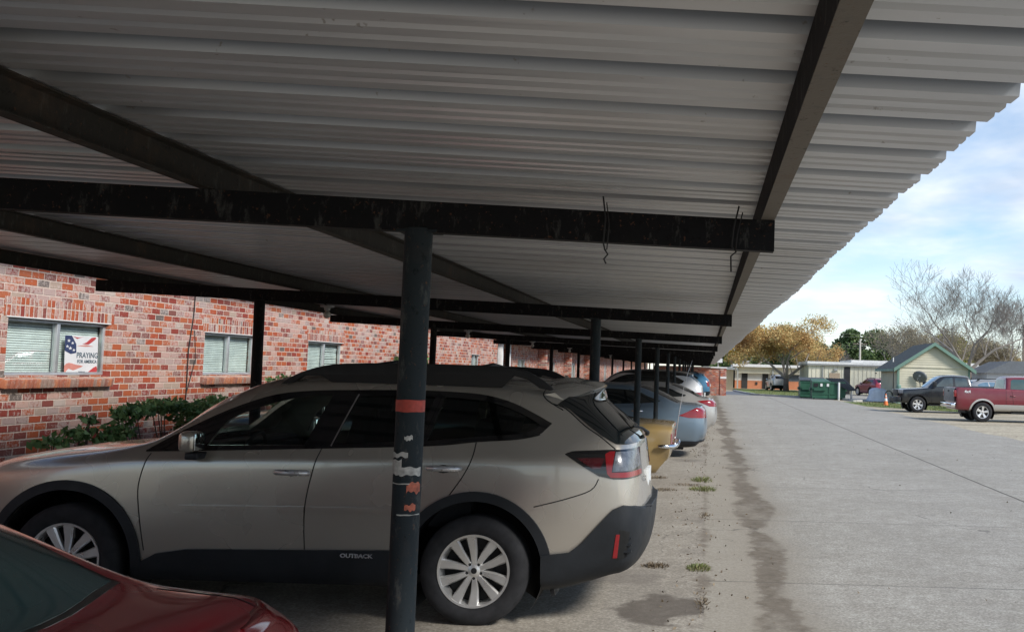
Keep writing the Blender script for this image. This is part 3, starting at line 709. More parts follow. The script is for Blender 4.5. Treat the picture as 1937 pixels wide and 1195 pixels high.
# ------------------------------------------------------------------ pickup
def pickup(name, label, loc, rz, pm, lower, kind, wheelstyle, crew):
    root = thing(name, label, 'pickup truck', loc, rz)
    L = 5.75; hw = 1.0; S = []
    n = stn(-L+.16, .48, .80, .86, .75, .86, .98, .84, 1.08, .70, 1.12, 1.14)
    S += closing(n, [.03, .05, .07, .08, .08, .07, .06, .05, .04], -1)[::-1]; S.append(n)
    S.append(stn(-L+.32, .45, .90, .95, .75, .945, .98, .91, 1.09, .78, 1.14, 1.17))
    S.append(stn(-L+1.0, .45, .95, .99, .78, .98, 1.05, .95, 1.14, .82, 1.19, 1.22))
    S.append(stn(-4.35, .45, .95, .995, .80, .985, 1.10, .955, 1.20, .86, 1.235, 1.26))
    S.append(stn(-4.0, .45, .95, 1., .80, .99, 1.15, .96, 1.26, .88, 1.29, 1.30))
    S.append(stn(-2.0, .45, .95, 1., .82, .99, 1.17, .965, 1.33, .92, 1.365, 1.37))
    S.append(stn(-.3, .45, .95, .995, .84, .985, 1.18, .965, 1.34, .92, 1.375, 1.38))
    t = stn([-.06]*9, .50, .90, .965, .86, .96, 1.18, .94, 1.33, .90, 1.37, 1.375)
    S.append(t); S += closing(t, [.02, .03, .03, .04, .05, .04, .03, .03, .03], 1)
    B = Body(S, 4, 3); R = .40; wx = (-L+.98, -1.12)
    bedend = -2.1 if crew else -2.2
    ops = [('DIFFERENCE', boxcyl(x, s, R+.03, hw)) for x in wx for s in (-1, 1)]+[('DIFFERENCE', box_g(bedend+.06, -.10, -.84, .84, .80, 2))]
    mesh_obj('body', boolean(B.solid(0), ops), pm, root, 35)
    # cab
    C = []; fx = -4.30
    n = stn([fx]*5+[fx, fx+.02, fx-.04, fx-.08], 1.10, .86, .90, 1.13, .91, 1.17, .90, 1.21, .84, 1.24, 1.26); C += closing(n, [.05]*9, -1)[::-1]; C.append(n)
    C.append(stn([-3.92]*9, 1.1, .90, .94, 1.15, .94, 1.19, .93, 1.24, .76, 1.56, 1.60))
    C.append(stn([-3.48]*9, 1.1, .90, .95, 1.15, .95, 1.2, .94, 1.26, .70, 1.81, 1.87))
    C.append(stn([-2.9]*9, 1.1, .90, .95, 1.16, .95, 1.2, .94, 1.27, .71, 1.84, 1.91))
    C.append(stn([bedend-.12]*9, 1.1, .90, .95, 1.16, .95, 1.2, .93, 1.27, .70, 1.81, 1.88))
    t = stn([bedend]*9, 1.1, .86, .90, 1.16, .91, 1.2, .90, 1.27, .67, 1.78, 1.84, [.02, .02, .02, .02, .02, .02, -.05, -.06, -.06]); C.append(t); C += closing(t, [.02]*9, 1)
    G = Body(C, 4, 3)
    mesh_obj('cab', boolean(G.solid(0), []), pm, root, 35)
    gf = [(-3.92, 1.29), (-3.62, 1.56), (-3.42, 1.735), (-3.30, 1.765), (-3.02, 1.765), (-3.02, 1.30)]
    gr = [(-2.90, 1.30), (-2.90, 1.765), (bedend-.30, 1.755), (bedend-.22, 1.70), (bedend-.16, 1.31)]
    for P in (gf, gr):
        for me in split_sides(panel(G, P, -.004, .012)): mesh_obj('side_window', me, M['glassteal' if kind == 'red' else 'glassdark2'], root)
    mesh_obj('windscreen', boolean(G.shell(-.004, .012), [('INTERSECT', prismg([(-4.6, 1.28), (-4.28, 1.28), (-3.98, 1.55), (-3.60, 1.80), (-4.6, 1.80)])), ('INTERSECT', box_g(-9, 9, -.80, .80, 0, 3))]), M['glassblue'], root)
    mesh_obj('rear_window', boolean(G.shell(-.004, .012), [('INTERSECT', box_g(bedend-.09, 0, -.6, .6, 1.40, 1.74))]), M['glassdark'], root)
    seams(B, root, [[(-4.12, 1.2), (-4.08, .5)], [(-2.96, 1.3), (-2.96, .5)], [(bedend+.03, 1.4), (bedend+.03, .5)]]+([[(bedend-.2, 1.3), (bedend-.3, .5)]] if crew else []), .012)
    if lower:
        lw = [(-L+1.5, .72), (-1.60, .72), (-1.62, .3), (-L+1.5, .3)]
        for me in split_sides(boolean(B.shell(-.012, .02), [('INTERSECT', prismg(lw)), ('DIFFERENCE', box_g(-9, 9, -.6, .6, -1, 3))])): mesh_obj('lower_panel', me, lower, root)
        lw = [(-.62, .74), (.2, .74), (.2, .52), (-.62, .42)]
        for me in split_sides(boolean(B.shell(-.012, .02), [('INTERSECT', prismg(lw)), ('DIFFERENCE', box_g(-9, 9, -.6, .6, -1, 3))])): mesh_obj('lower_panel', me, lower, root)
        arches(B, root, wx, R, R+.08, R+.15, lower, -.02)
    else: arches(B, root, wx, R, R+.08, R+.13, pm, -.03)
    wells(root, wx, R, R+.085, hw, M['dark'])
    for s in (-1, 1):
        MB().box(-4.08, -3.90, s*1.14-.11, s*1.14+.11, 1.30, 1.55).build('mirror', M['blackplastic'], root, bevel=.03)
        MB().box(-.05, .045, s*.90-.055, s*.90+.085, 1.00, 1.27).build('tail_lamp', M['lampred'], root, bevel=.015)
        MB().box(-L+.045, -L+.26, s*.78-.14, s*.78+.14, .93, 1.12).build('headlamp', M['lampclear'], root, bevel=.02)
    MB().box(-L+.03, -L+.12, -.60, .60, .80, 1.12).build('grille', M['dark'] if kind == 'black' else M['chrome'], root, bevel=.01)
    MB().box(-L-.08, -L+.15, -.95, .95, .50, .74).build('front_bumper', M['blackplastic'] if kind == 'black' else M['chrome'], root, bevel=.03)
    MB().box(-.03, .17, -.93, .93, .56, .74).build('rear_bumper', M['chrome'], root, bevel=.03)
    MB().box(-.01, .035, -.84, .84, .80, 1.36).build('tailgate', pm if kind == 'black' else M['greytail'], root, bevel=.01)
    MB().box(.03, .045, -.12, .12, 1.18, 1.26).build('tailgate_handle', M['dark'], root)
    MB().box(-4.9, -.5, -.6, .6, .34, .46).build('chassis', M['dark'], root)
    for s in (-1, 1): MB().box(-4.2, -2.3, s*.86-.07, s*.86+.07, .36, .41).build('side_step', M['dark'], root)
    handles(root, ((-3.10, 1.08),)+(((-2.35, 1.08),) if crew else ()), .985, pm)
    for s in (-1, 1):
        if kind == 'red':
            t = text_mesh('4x4', .15, .003, 'decal', M['plate'], root, 1.1, .004); t.rotation_euler = (radians(90), 0, pi if s > 0 else 0); t.location = (-.50, s*.998, 1.17)
    put_wheels(root, wx, .86, R, .26, .245, wheelstyle, M, 32)
    return root
M['glassdark2'] = simple('reflective dark glass', (.05, .07, .075), .05, 0, .3, 3, spec=.9, rvar=.03)
M['greytail'] = simple('grey tailgate', (.16, .16, .165), .4, .3)
build_outback()
# ---- red saloon in the near corner
redp = paint('dark red paint', (.36, .008, .020), .2, .28, .02)
sedan('parked_sedan', 'dark red sedan in the near left corner, only its rear window and boot showing', (-1.10, 2.15, 0), 0, redp, L=4.75, W=1.82, H=1.47, zd=1.085, dl=.43, rg=.72, rl=.95, ws=.95, glass='glassteal', res=(7, 6),
      lamps=[([(-.36, zz) for zz in (1.02,)]+[(-.28, 1.045), (.3, 1.045), (.3, .86), (-.10, .86)], 'lampred', .42)])
# ---- black vehicle tucked behind the wagon
suv('parked_car', 'black car almost hidden behind the champagne wagon roof, a dark sloping rear showing', (-1.28, 12.3, 0), 0, paint('black paint', (.012, .012, .014), .2, .3, .05), 1.0, 1, 1.02, rails=False)
# ---- gold coupe
goldp = paint('faded gold paint', (.33, .225, .085), .3, .45, .55)
g, gB = sedan('classic_coupe', 'old gold fastback coupe with chrome bumper tips and dusty boot', (-.50, 15.35, 0), 0, goldp, L=4.7, W=1.85, H=1.28, zd=.97, dl=.62, rg=1.05, rl=.80, ws=.75, zh=.88, res=(5, 4), glass='glassdark', rax=1.25, tail=([-.42, -.28, -.05, .0, .02, .03, .02, .02, .02], .36, .88, .97, .56, .92, .84, .86, .90, .70, .93, .95),
      lamps=[([(.02, .82), (.3, .82), (.3, .66), (.02, .66)], 'lampred', .40)])
for s in (-1, 1):
    MB().tube([(-.16, s*.93, .645), (-.05, s*.92, .64), (.04, s*.84, .635), (.09, s*.5, .63), (.10, 0, .63)], [.022, .032, .036, .034, .034], 10).build('chrome_bumper', M['chrome'], g, smooth=True)
    MB().box(-.52, -.42, s*.925-.006, s*.925+.006, .715, .73).build('side_marker', M['lampred'], g)
aer = MB(); aer.tube([(0, 0, 0), (.05, 0, .45), (.12, 0, .9), (.22, 0, 1.22)], [.008, .006, .005, .0035], 6); aer.ball((0, 0, 0), .022, 6).ball((0, 0, .09), .014, 6)
a_ = aer.build('whip_aerial', M['white_letter'], g, smooth=True); a_.location = (.07, -.60, .66)
# ---- blue saloon
bluep = paint('grey blue paint', (.17, .235, .30), .55, .3, .06)
sedan('parked_sedan', 'blue grey sedan with a triangular red tail lamp, beyond the gold coupe', (-.02, 20.9, 0), 0, bluep, rax=1.12, L=4.85, W=1.83, H=1.46, zd=1.07, dl=.50, rg=.85, rl=.95, ws=.9, res=(5, 4),
      lamps=[([(-.50, .84), (-.16, 1.0), (.3, 1.0), (.3, .80), (-.30, .80)], 'lampred', .48)], bumper=([(-.75, .30), (-.75, .34), (.4, .34), (.4, .1), (-.75, .1)], M['blackplastic']))
# ---- silver saloon
silp = paint('silver paint', (.46, .45, .43), .55, .3, .08)
sedan('parked_sedan', 'silver sedan with thin wraparound red tail lamps, beyond the blue grey sedan', (.24, 26.6, 0), 0, silp, L=4.65, W=1.78, H=1.44, zd=1.06, dl=.38, rg=.8, rl=.9, ws=.95, res=(4, 4),
      lamps=[([(-.45, .97), (-.20, 1.00), (.3, .99), (.3, .82), (-.14, .84)], 'lampred', .40)])
# ---- white van-like car, roof shade painted black, blue one at the end
whp = paint('white paint', (.62, .63, .64), .1, .3, .05)
suv('parked_suv', 'white sport utility with dark glass and roof shade painted black, beyond the silver sedan', (-.02, 32.6, 0), 0, whp, .98, 1, 1.05, lamps=[([(-.80, 1.00), (.2, 1.06), (.2, .93), (-.6, .93)], 'lampred', .45)], rails=False, grey_gate=True, roofshade=True)
suv('parked_suv', 'bright blue sport utility, last car before the end brick wall', (.28, 59.5, 0), 0, paint('blue paint', (.05, .17, .29), .3, .3, .05), .95, 1, 1.02, lamps=[([(-.66, 1.15), (.2, 1.15), (.2, .85), (-.55, .85)], 'lampred', .6)])
suv('parked_suv', 'dark grey hatchback half hidden between the far carport posts', (-.35, 43.5, 0), 0, paint('graphite paint', (.05, .05, .055), .3, .3, .05), .95, 1, 1.0, rails=False)
# ---- pickups
maroon = paint('maroon paint', (.17, .014, .026), .3, .3, .08)
silver2 = paint('silver lower paint', (.50, .49, .47), .5, .35, .1)
blk = paint('black truck paint', (.016, .018, .020), .25, .28, .06)
pickup('pickup_truck', 'maroon pickup truck with silver lower panels, parked on gravel at the right edge', (10.15, 42.0, 0), pi, maroon, silver2, 'red', (5, 'wide'), True)
pickup('pickup_truck', 'black pickup truck facing left with chrome wheels, parked behind the maroon pickup', (9.55+5.75, 51.0, 0), 0, blk, None, 'black', (6, 'wide'), True)
# ---- distant cars
suv('parked_suv', 'dark red hatchback seen behind the open green dumpster', (15.6, 88, 0), radians(-70), paint('far red paint', (.22, .02, .05), .3, .3, .05), .85, .95, .95, lamps=[([(-.66, 1.15), (.2, 1.15), (.2, .85), (-.55, .85)], 'lampred', .5)], res=(3, 3))
suv('parked_suv', 'white car beside the left wall of the green trimmed shed', (17.5, 88, 0), radians(-80), whp, .85, .95, .95, res=(3, 3))
suv('parked_suv', 'small white car parked at the low brick and white building under the autumn tree', (7.7, 103, 0), radians(-80), whp, .80, .95, .98, res=(3, 3))
suv('parked_suv', 'silver car mostly hidden behind the black pickup, before the shed', (14.6, 57.5, 0), radians(180), silp, .9, .95, 1.05, glass='glassblue', res=(3, 3))
suv('parked_suv', 'dark grey car between the two pickups, far right', (17.6, 60, 0), radians(180), paint('slate paint', (.10, .12, .14), .3, .3, .05), .9, .95, 1.0, glass='glassblue', res=(3, 3))
# ================================================================== CAMERA, LIGHT, SKY
def setup_camera():
    W, Hh = 1937., 1195.; f, x0, y0, r, h = 1900., 1336., 575., .028, 1.72
    p = atan((703-y0)/f)
    R = Vector((cos(r), 0, sin(r))); U = Vector((-sin(r)*cos(p), -sin(p), cos(r)*cos(p))); F = Vector((-sin(r)*sin(p), cos(p), cos(r)*sin(p)))
    cd = bpy.data.cameras.new('camera'); c = bpy.data.objects.new('camera', cd); COL.objects.link(c)
    m = Matrix((R, U, -F)).transposed().to_4x4(); m.translation = (0, 0, h); c.matrix_world = m
    cd.sensor_width = 36; cd.lens = f/W*36; cd.shift_x = (W/2-x0)/W; cd.shift_y = (y0-Hh/2)/W
    cd.clip_start = .05; cd.clip_end = 3000; SC.camera = c
setup_camera()
sd = Vector((.74, -.50, .0)).normalized(); EL = radians(38)
sv = Vector((sd.x*cos(EL), sd.y*cos(EL), sin(EL)))
L = bpy.data.lights.new('sun', 'SUN'); L.energy = 2.35; L.angle = radians(14); L.color = (1, .97, .92)
lo = bpy.data.objects.new('sun', L); COL.objects.link(lo); lo.rotation_euler = sv.to_track_quat('Z', 'Y').to_euler(); lo.location = (20, -20, 30)
w = bpy.data.worlds.new('World'); SC.world = w; w.use_nodes = True; nt = w.node_tree
bg = nt.nodes['Background']
sk = N(nt, 'ShaderNodeTexSky', sky_type='NISHITA'); sk.sun_disc = False; sk.sun_elevation = EL; sk.sun_rotation = math.atan2(sd.x, sd.y)
sk.air_density = 1.0; sk.dust_density = .2; sk.ozone_density = 3.0
tc = nt.nodes.new('ShaderNodeTexCoord'); g = sep(nt, tc.outputs['Generated'])
zc = math_n(nt, 'ADD', math_n(nt, 'MAXIMUM', g[2], 0), .16)
cv = comb(nt, math_n(nt, 'DIVIDE', g[0], zc), math_n(nt, 'DIVIDE', g[1], zc), 0.7)
n1 = noise(nt, cv, 1.15, 7, .56, .25); n2 = noise(nt, cv, .42, 3, .5)
cm = ramp(nt, math_n(nt, 'ADD', math_n(nt, 'MULTIPLY', n1, .62), math_n(nt, 'MULTIPLY', n2, .45)), [(.525, g3(0)), (.66, g3(1))])
shade = ramp(nt, noise(nt, scalev(nt, cv, (1.3, 1.3, 1)), 1.6, 4), [(.35, (3.6, 4.2, 5.1)), (.66, (6.2, 6.4, 6.7))])
horiz = ramp(nt, g[2], [(.0, g3(.45)), (.10, g3(.18)), (.3, g3(.0))])
mask = math_n(nt, 'MINIMUM', math_n(nt, 'ADD', math_n(nt, 'MULTIPLY', cm, .92), horiz), 1)
cl = mixc(nt, mask, sk.outputs[0], shade)
nt.links.new(cl, bg.inputs['Color']); bg.inputs['Strength'].default_value = .10
SC.view_settings.view_transform = 'Standard'; SC.view_settings.look = 'None'; SC.view_settings.exposure = .92; SC.view_settings.gamma = 1
SC.view_settings.use_curve_mapping = False
SC.cycles.max_bounces = 10; SC.cycles.diffuse_bounces = 5; SC.cycles.glossy_bounces = 4; SC.cycles.transparent_max_bounces = 16
# ================================================================== GROUND
def sheet(name, poly, z, mat):
    return struct(link_mesh(name, [(x, y, z) for x, y in poly], [tuple(range(len(poly)))], mat))
def ground_mat():
    m, nt, b = new_mat('dry ground and gravel'); P = pos(nt); p = sep(nt, P)
    n = noise(nt, P, .25, 5); n2 = noise(nt, P, 18, 4, .7); v = N(nt, 'ShaderNodeTexVoronoi'); v.inputs['Scale'].default_value = 22; nt.links.new(P, v.inputs['Vector'])
    c = ramp(nt, n2, [(.3, (.30, .245, .16)), (.5, (.44, .375, .26)), (.72, (.58, .51, .38))])
    c = mixc(nt, math_n(nt, 'MULTIPLY', v.outputs['Color'], .28), c, (.55, .51, .42))
    ns = noise(nt, scalev(nt, P, (.25, 1, 1)), .5, 4)
    c = mixc(nt, ramp(nt, ns, [(.50, g3(0)), (.62, g3(.6))]), c, (.19, .155, .10))
    c = mixc(nt, ramp(nt, noise(nt, P, 4.5, 5, .75), [(.42, g3(.55)), (.52, g3(0))]), c, (.17, .14, .10))
    nt.links.new(c, b.inputs['Base Color']); b.inputs['Roughness'].default_value = .95
    bump(nt, b, v.outputs['Distance'], .5, .02); return m
def grass_mat():
    m, nt, b = new_mat('autumn lawn'); P = pos(nt)
    n = noise(nt, scalev(nt, P, (1, .35, 1)), .9, 5); n2 = noise(nt, P, 9, 3)
    c = ramp(nt, math_n(nt, 'ADD', math_n(nt, 'MULTIPLY', n, .7), math_n(nt, 'MULTIPLY', n2, .3)), [(.35, (.09, .15, .035)), (.5, (.15, .20, .055)), (.68, (.27, .26, .10))])
    nt.links.new(c, b.inputs['Base Color']); b.inputs['Roughness'].default_value = .95; bump(nt, b, n2, .8, .05); return m
def concrete_mat(name, slab):
    m, nt, b = new_mat(name); P = pos(nt); p = sep(nt, P)
    big = noise(nt, P, .35, 5, .6); mid = noise(nt, P, 2.2, 5, .6); fine = noise(nt, P, 46, 5, .75); grit = noise(nt, P, 260, 2, .6)
    if slab: c = ramp(nt, big, [(.3, (.33, .29, .235)), (.7, (.46, .42, .35))])
    else: c = ramp(nt, big, [(.3, (.37, .35, .30)), (.7, (.48, .455, .395))])
    c = mixc(nt, ramp(nt, mid, [(.35, g3(.42)), (.60, g3(0))]), c, (.25, .22, .175))
    pat = noise(nt, P, 9, 5, .7)
    c = mixc(nt, ramp(nt, pat, [(.40, g3(.30)), (.56, g3(0))]), c, (.20, .175, .145))
    c = mixc(nt, ramp(nt, pat, [(.56, g3(0)), (.70, g3(.30))]), c, (.60, .57, .50))
    c = mixc(nt, ramp(nt, fine, [(.40, g3(.6)), (.56, g3(0))]), c, (.14, .12, .10))
    c = mixc(nt, ramp(nt, fine, [(.57, g3(0)), (.70, g3(.5))]), c, (.64, .61, .54))
    # tyre-worn streaks along the drive
    st = noise(nt, scalev(nt, P, (1.6, .06, 1)), 1, 4)
    c = mixc(nt, ramp(nt, st, [(.5, g3(0)), (.7, g3(.22))]), c, (.24, .22, .195))
    # drip line under the eave: wandering damp stain
    wob = noise(nt, comb(nt, 0, math_n(nt, 'MULTIPLY', p[1], .33), 3), 1, 3, .5); wid = noise(nt, comb(nt, 5, math_n(nt, 'MULTIPLY', p[1], .42), 0), 1, 3, .5)
    if not slab:
        cx = math_n(nt, 'ADD', .44, math_n(nt, 'MULTIPLY', wob, .36))
        d = math_n(nt, 'ABSOLUTE', math_n(nt, 'SUBTRACT', p[0], cx))
        ww = math_n(nt, 'ADD', math_n(nt, 'MULTIPLY', math_n(nt, 'SUBTRACT', wid, .30), .80), math_n(nt, 'ADD', math_n(nt, 'MULTIPLY', math_n(nt, 'SUBTRACT', mid, .5), .28), math_n(nt, 'MULTIPLY', math_n(nt, 'SUBTRACT', pat, .5), .30)))
        dd = math_n(nt, 'ADD', math_n(nt, 'SUBTRACT', ww, d), math_n(nt, 'MULTIPLY', math_n(nt, 'SUBTRACT', fine, .5), .16))
        damp = ramp(nt, math_n(nt, 'ADD', dd, .1), [(.07, g3(0)), (.125, g3(.92))])
        brk = ramp(nt, noise(nt, comb(nt, p[0], math_n(nt, 'MULTIPLY', p[1], .6), 9), 1.1, 5, .7), [(.34, g3(.4)), (.48, g3(1))])
        damp = math_n(nt, 'MULTIPLY', damp, brk)
        c = mixc(nt, damp, c, mixc(nt, ramp(nt, pat, [(.35, g3(0)), (.65, g3(1))]), (.055, .043, .032), (.19, .158, .122)))
        d3 = ramp(nt, math_n(nt, 'ADD', math_n(nt, 'ADD', dd, .32), math_n(nt, 'MULTIPLY', math_n(nt, 'SUBTRACT', pat, .5), .5)), [(.0, g3(0)), (.3, g3(.38))])
        c = mixc(nt, d3, c, (.21, .175, .13))
        # brown run-off dust left of the drip line
        dust = ramp(nt, math_n(nt, 'ADD', p[0], math_n(nt, 'MULTIPLY', math_n(nt, 'SUBTRACT', big, .5), 1.2)), [(.55, g3(.55)), (1.1, g3(0))])
        c = mixc(nt, math_n(nt, 'MULTIPLY', dust, math_n(nt, 'SUBTRACT', 1, damp)), c, mixc(nt, fine, (.25, .215, .165), (.40, .355, .285)))
    else:
        d2 = N(nt, 'ShaderNodeVectorMath', operation='DISTANCE'); nt.links.new(scalev(nt, P, (1, .75, 1)), d2.inputs[0]); d2.inputs[1].default_value = (-.27, 7.35*.75, 0)
        pool = math_n(nt, 'SUBTRACT', .34, math_n(nt, 'ADD', d2.outputs['Value'], math_n(nt, 'MULTIPLY', math_n(nt, 'SUBTRACT', mid, .5), .7)))
        c = mixc(nt, ramp(nt, pool, [(0, g3(0)), (.08, g3(.85))]), c, mixc(nt, pat, (.075, .062, .05), (.16, .135, .11)))
        oil = noise(nt, P, .8, 3); c = mixc(nt, ramp(nt, oil, [(.58, g3(0)), (.66, g3(.5))]), c, (.15, .13, .11))
    # dark crumbled joint between the slab and the drive
    je = math_n(nt, 'ADD', math_n(nt, 'ABSOLUTE', math_n(nt, 'SUBTRACT', p[0], .03)), math_n(nt, 'MULTIPLY', math_n(nt, 'SUBTRACT', noise(nt, P, 12, 4, .7), .5), .16))
    jn = noise(nt, comb(nt, p[0], math_n(nt, 'MULTIPLY', p[1], 1), 2), .9, 4, .7)
    jw = math_n(nt, 'ADD', je, math_n(nt, 'MULTIPLY', math_n(nt, 'SUBTRACT', .56, jn), .55))
    c = mixc(nt, ramp(nt, jw, [(.0, g3(.7)), (.07, g3(0))]), c, mixc(nt, fine, (.09, .07, .05), (.22, .18, .14)))
    vo = N(nt, 'ShaderNodeTexVoronoi', feature='DISTANCE_TO_EDGE'); vo.inputs['Scale'].default_value = .27
    wp = N(nt, 'ShaderNodeTexNoise'); wp.inputs['Scale'].default_value = 1.1; wp.inputs['Detail'].default_value = 5; nt.links.new(P, wp.inputs['Vector'])
    vm = N(nt, 'ShaderNodeVectorMath', operation='ADD'); nt.links.new(P, vm.inputs[0]); nt.links.new(wp.outputs['Color'], vm.inputs[1]); nt.links.new(vm.outputs[0], vo.inputs['Vector'])
    c = mixc(nt, math_n(nt, 'MULTIPLY', ramp(nt, vo.outputs['Distance'], [(.0, g3(.8)), (.0022, g3(0))]), ramp(nt, big, [(.50, g3(0)), (.58, g3(1))])), c, (.08, .07, .06))
    # sawn joints
    wj = math_n(nt, 'MULTIPLY', math_n(nt, 'SUBTRACT', noise(nt, P, 1.3, 3), .5), .06)
    if not slab:
        j1 = math_n(nt, 'ABSOLUTE', math_n(nt, 'ADD', math_n(nt, 'SUBTRACT', p[0], 4.57), math_n(nt, 'MULTIPLY', wj, .5)))
        yy = math_n(nt, 'ADD', math_n(nt, 'ADD', p[1], -15.42), wj)
        md = math_n(nt, 'PINGPONG', math_n(nt, 'ADD', yy, 0), 1.75)
        c = mixc(nt, ramp(nt, j1, [(.012, g3(.9)), (.028, g3(0))]), c, (.07, .06, .05))
        c = mixc(nt, math_n(nt, 'MULTIPLY', ramp(nt, md, [(.008, g3(.6)), (.022, g3(0))]), ramp(nt, mid, [(.3, g3(.5)), (.6, g3(1))])), c, (.09, .08, .07))
    nt.links.new(c, b.inputs['Base Color'])
    nt.links.new(ramp(nt, mid, [(.3, g3(.78)), (.7, g3(.95))]), b.inputs['Roughness'])
    b.inputs['Specular IOR Level'].default_value = .25
    bump(nt, b, math_n(nt, 'ADD', math_n(nt, 'MULTIPLY', fine, .6), math_n(nt, 'MULTIPLY', grit, .4)), .45, .012); return m
sheet('ground', [(-900, -300), (900, -300), (900, 1500), (-900, 1500)], -.008, ground_mat())
cd_ = concrete_mat('driveway concrete', False); cs_ = concrete_mat('carport slab concrete', True)
edge = [(9.05+.10*sin(y*.7)+.06*sin(y*2.3), y) for y in np.linspace(78, -12, 60)]
sheet('driveway', [(.03, -12)]+[(.03, 78)]+edge[:-1]+[(9, -12)], .004, cd_)
sheet('carport_slab', [(-6.5, -12), (.03, -12), (.03, 78), (-6.5, 78)], .006, cs_)
sheet('planting_bed', [(-7.3, -12), (-6.5, -12), (-6.5, 78), (-7.3, 78)], .002, simple('bed soil', (.10, .075, .05), .95, 0, .4, 8, bmp=.6))
gm = grass_mat()
sheet('lawn', [(3.6, 79.5), (8.2, 74.5), (9.2, 74.5), (9.6, 108), (2.2, 108)], .02, gm)
sheet('grass_verge', [(9.3, 58), (13.8, 52), (34, 53), (34, 66), (9.1, 67)], .004, gm)
sheet('side_road', [(-8, 78.2), (4.0, 78.2), (3.0, 92), (-8, 92)], .01, simple('old asphalt', (.13, .14, .155), .9, 0, .2, 2))
sheet('far_parking_lot', [(9.8, 68), (34, 68), (34, 94), (9.8, 94)], .006, cd_)
kc = simple('kerb concrete', (.44, .43, .40), .9, 0, .2, 3)
k = MB()
kp = [(2.6, 94), (3.3, 84), (3.9, 79), (5.4, 76.3), (8.4, 74.0), (9.4, 73.2), (10.5, 68), (9.6, 66)]
for i in range(len(kp)-1):
    a, b_ = Vector(kp[i]), Vector(kp[i+1]); n_ = Vector((-(b_-a).y, (b_-a).x)).normalized()*.09; ex = (b_-a).normalized()*.0
    k.prism([tuple(a+n_), tuple(b_+n_), tuple(b_-n_), tuple(a-n_)], -.01, .13+.001*i, 'Z')
struct(k.build('kerb', kc))
# ================================================================== CARPORT
def steel(name, col, rust=.35):
    m, nt, b = new_mat(name); o = pos(nt)
    n = noise(nt, o, 5, 5, .65); f_ = noise(nt, o, 38, 4, .7)
    c = mixc(nt, ramp(nt, f_, [(.60, g3(0)), (.68, g3(.8))]), col, tuple(x*.3 for x in col))
    sc_ = noise(nt, scalev(nt, o, (1, 1, .35)), 21, 5, .75); c = mixc(nt, ramp(nt, sc_, [(.56, g3(0)), (.66, g3(.45))]), c, (.11, .11, .10))
    c = mixc(nt, ramp(nt, noise(nt, o, 70, 3, .7), [(.64, g3(0)), (.69, g3(.7))]), c, (.13, .06, .03))
    c = mixc(nt, ramp(nt, n, [(.55, g3(0)), (.75, g3(rust))]), c, (.13, .075, .045))
    nt.links.new(c, b.inputs['Base Color']); b.inputs['Roughness'].default_value = .7; b.inputs['Specular IOR Level'].default_value = .18
    bump(nt, b, f_, .35, .004); return m
flange_m = steel('bare weathered steel flange', (.16, .145, .12), .5)
beam_m = steel('black painted steel beam', (.007, .007, .008), .06)
post_m = steel('dark green grey post paint', (.020, .027, .031), .12)
purl_m = steel('weathered brown steel purlin', (.034, .031, .026), .4)
def roof_mat():
    m, nt, b = new_mat('galvanised sheet underside'); P = pos(nt)
    n = noise(nt, scalev(nt, P, (.35, 2.2, 1)), 1.2, 5); s = noise(nt, scalev(nt, P, (1.2, 30, 1)), 1.3, 4)
    c = ramp(nt, math_n(nt, 'ADD', math_n(nt, 'MULTIPLY', n, .75), math_n(nt, 'MULTIPLY', s, .25)), [(.35, (.50, .515, .53)), (.65, (.62, .63, .64))])
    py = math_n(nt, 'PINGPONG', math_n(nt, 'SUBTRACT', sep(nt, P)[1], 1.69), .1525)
    c = mixc(nt, ramp(nt, py, [(.038, g3(1)), (.047, g3(0))]), c, (.22, .24, .265))  # major ribs darker and cooler: shade of their recess put into the colour
    sp_ = noise(nt, P, 24, 3, .7); c = mixc(nt, ramp(nt, sp_, [(.69, g3(0)), (.73, g3(.6))]), c, (.20, .17, .13))
    bg2 = noise(nt, P, .9, 4, .6); c = mixc(nt, ramp(nt, bg2, [(.5, g3(0)), (.75, g3(.4))]), c, (.36, .335, .30))
    nt.links.new(c, b.inputs['Base Color']); b.inputs['Metallic'].default_value = .5
    nt.links.new(ramp(nt, s, [(.3, g3(.28)), (.7, g3(.42))]), b.inputs['Roughness']); return m
cp = thing('carport', 'long black steel carport with corrugated metal roof over the row of parked cars', 'carport', (-.943, 3.23, 0))
OX, OY = -.943, 3.23
zb = lambda X: 2.111-.028*(X-.2)
SP = 5.37
def slopebox(mb, X0, X1, y0, y1, d0, d1):
    v = [(X, y, zb(X)+d) for d in (d0, d1) for y in (y0, y1) for X in (X0, X1)]
    mb.add([(a-OX, b-OY, c) for a, b, c in v], [(0, 2, 3, 1), (4, 5, 7, 6), (0, 1, 5, 4), (2, 6, 7, 3), (0, 4, 6, 2), (1, 3, 7, 5)])
def beam_mesh():
    mb = MB()
    slopebox(mb, -5.25, .207, OY-.025, OY-.018, 0, .10); slopebox(mb, -5.249, .206, OY-.018, OY+.03, 0.001, .008); slopebox(mb, -5.249, .206, OY-.018, OY+.03, .092, .099)
    return mb
def post_mesh(h, r=.0445):
    mb = MB()
    mb.lathe([(0.001, 0), (r, 0)]+[(r*(1+.012*sin(i*1.7)), h*i/12) for i in range(1, 12)]+[(r, h)], 24)
    mb.box(-.10, .10, -.10, .10, 0.0, .012); mb.box(-.065, .065, -.030, .055, h-.012, h-.0045)
    return mb
hf, hb = zb(-.943)+.004, zb(-3.82)+.004
b0 = beam_mesh().build('beam', beam_m, cp); p0 = post_mesh(hf).build('post', post_m, cp, smooth=True, sharp=40); q0 = post_mesh(hb).build('post', beam_m, cp, smooth=True, sharp=40)
q0.location = (-3.82-OX, 0, 0)
rnd = random.Random(3)
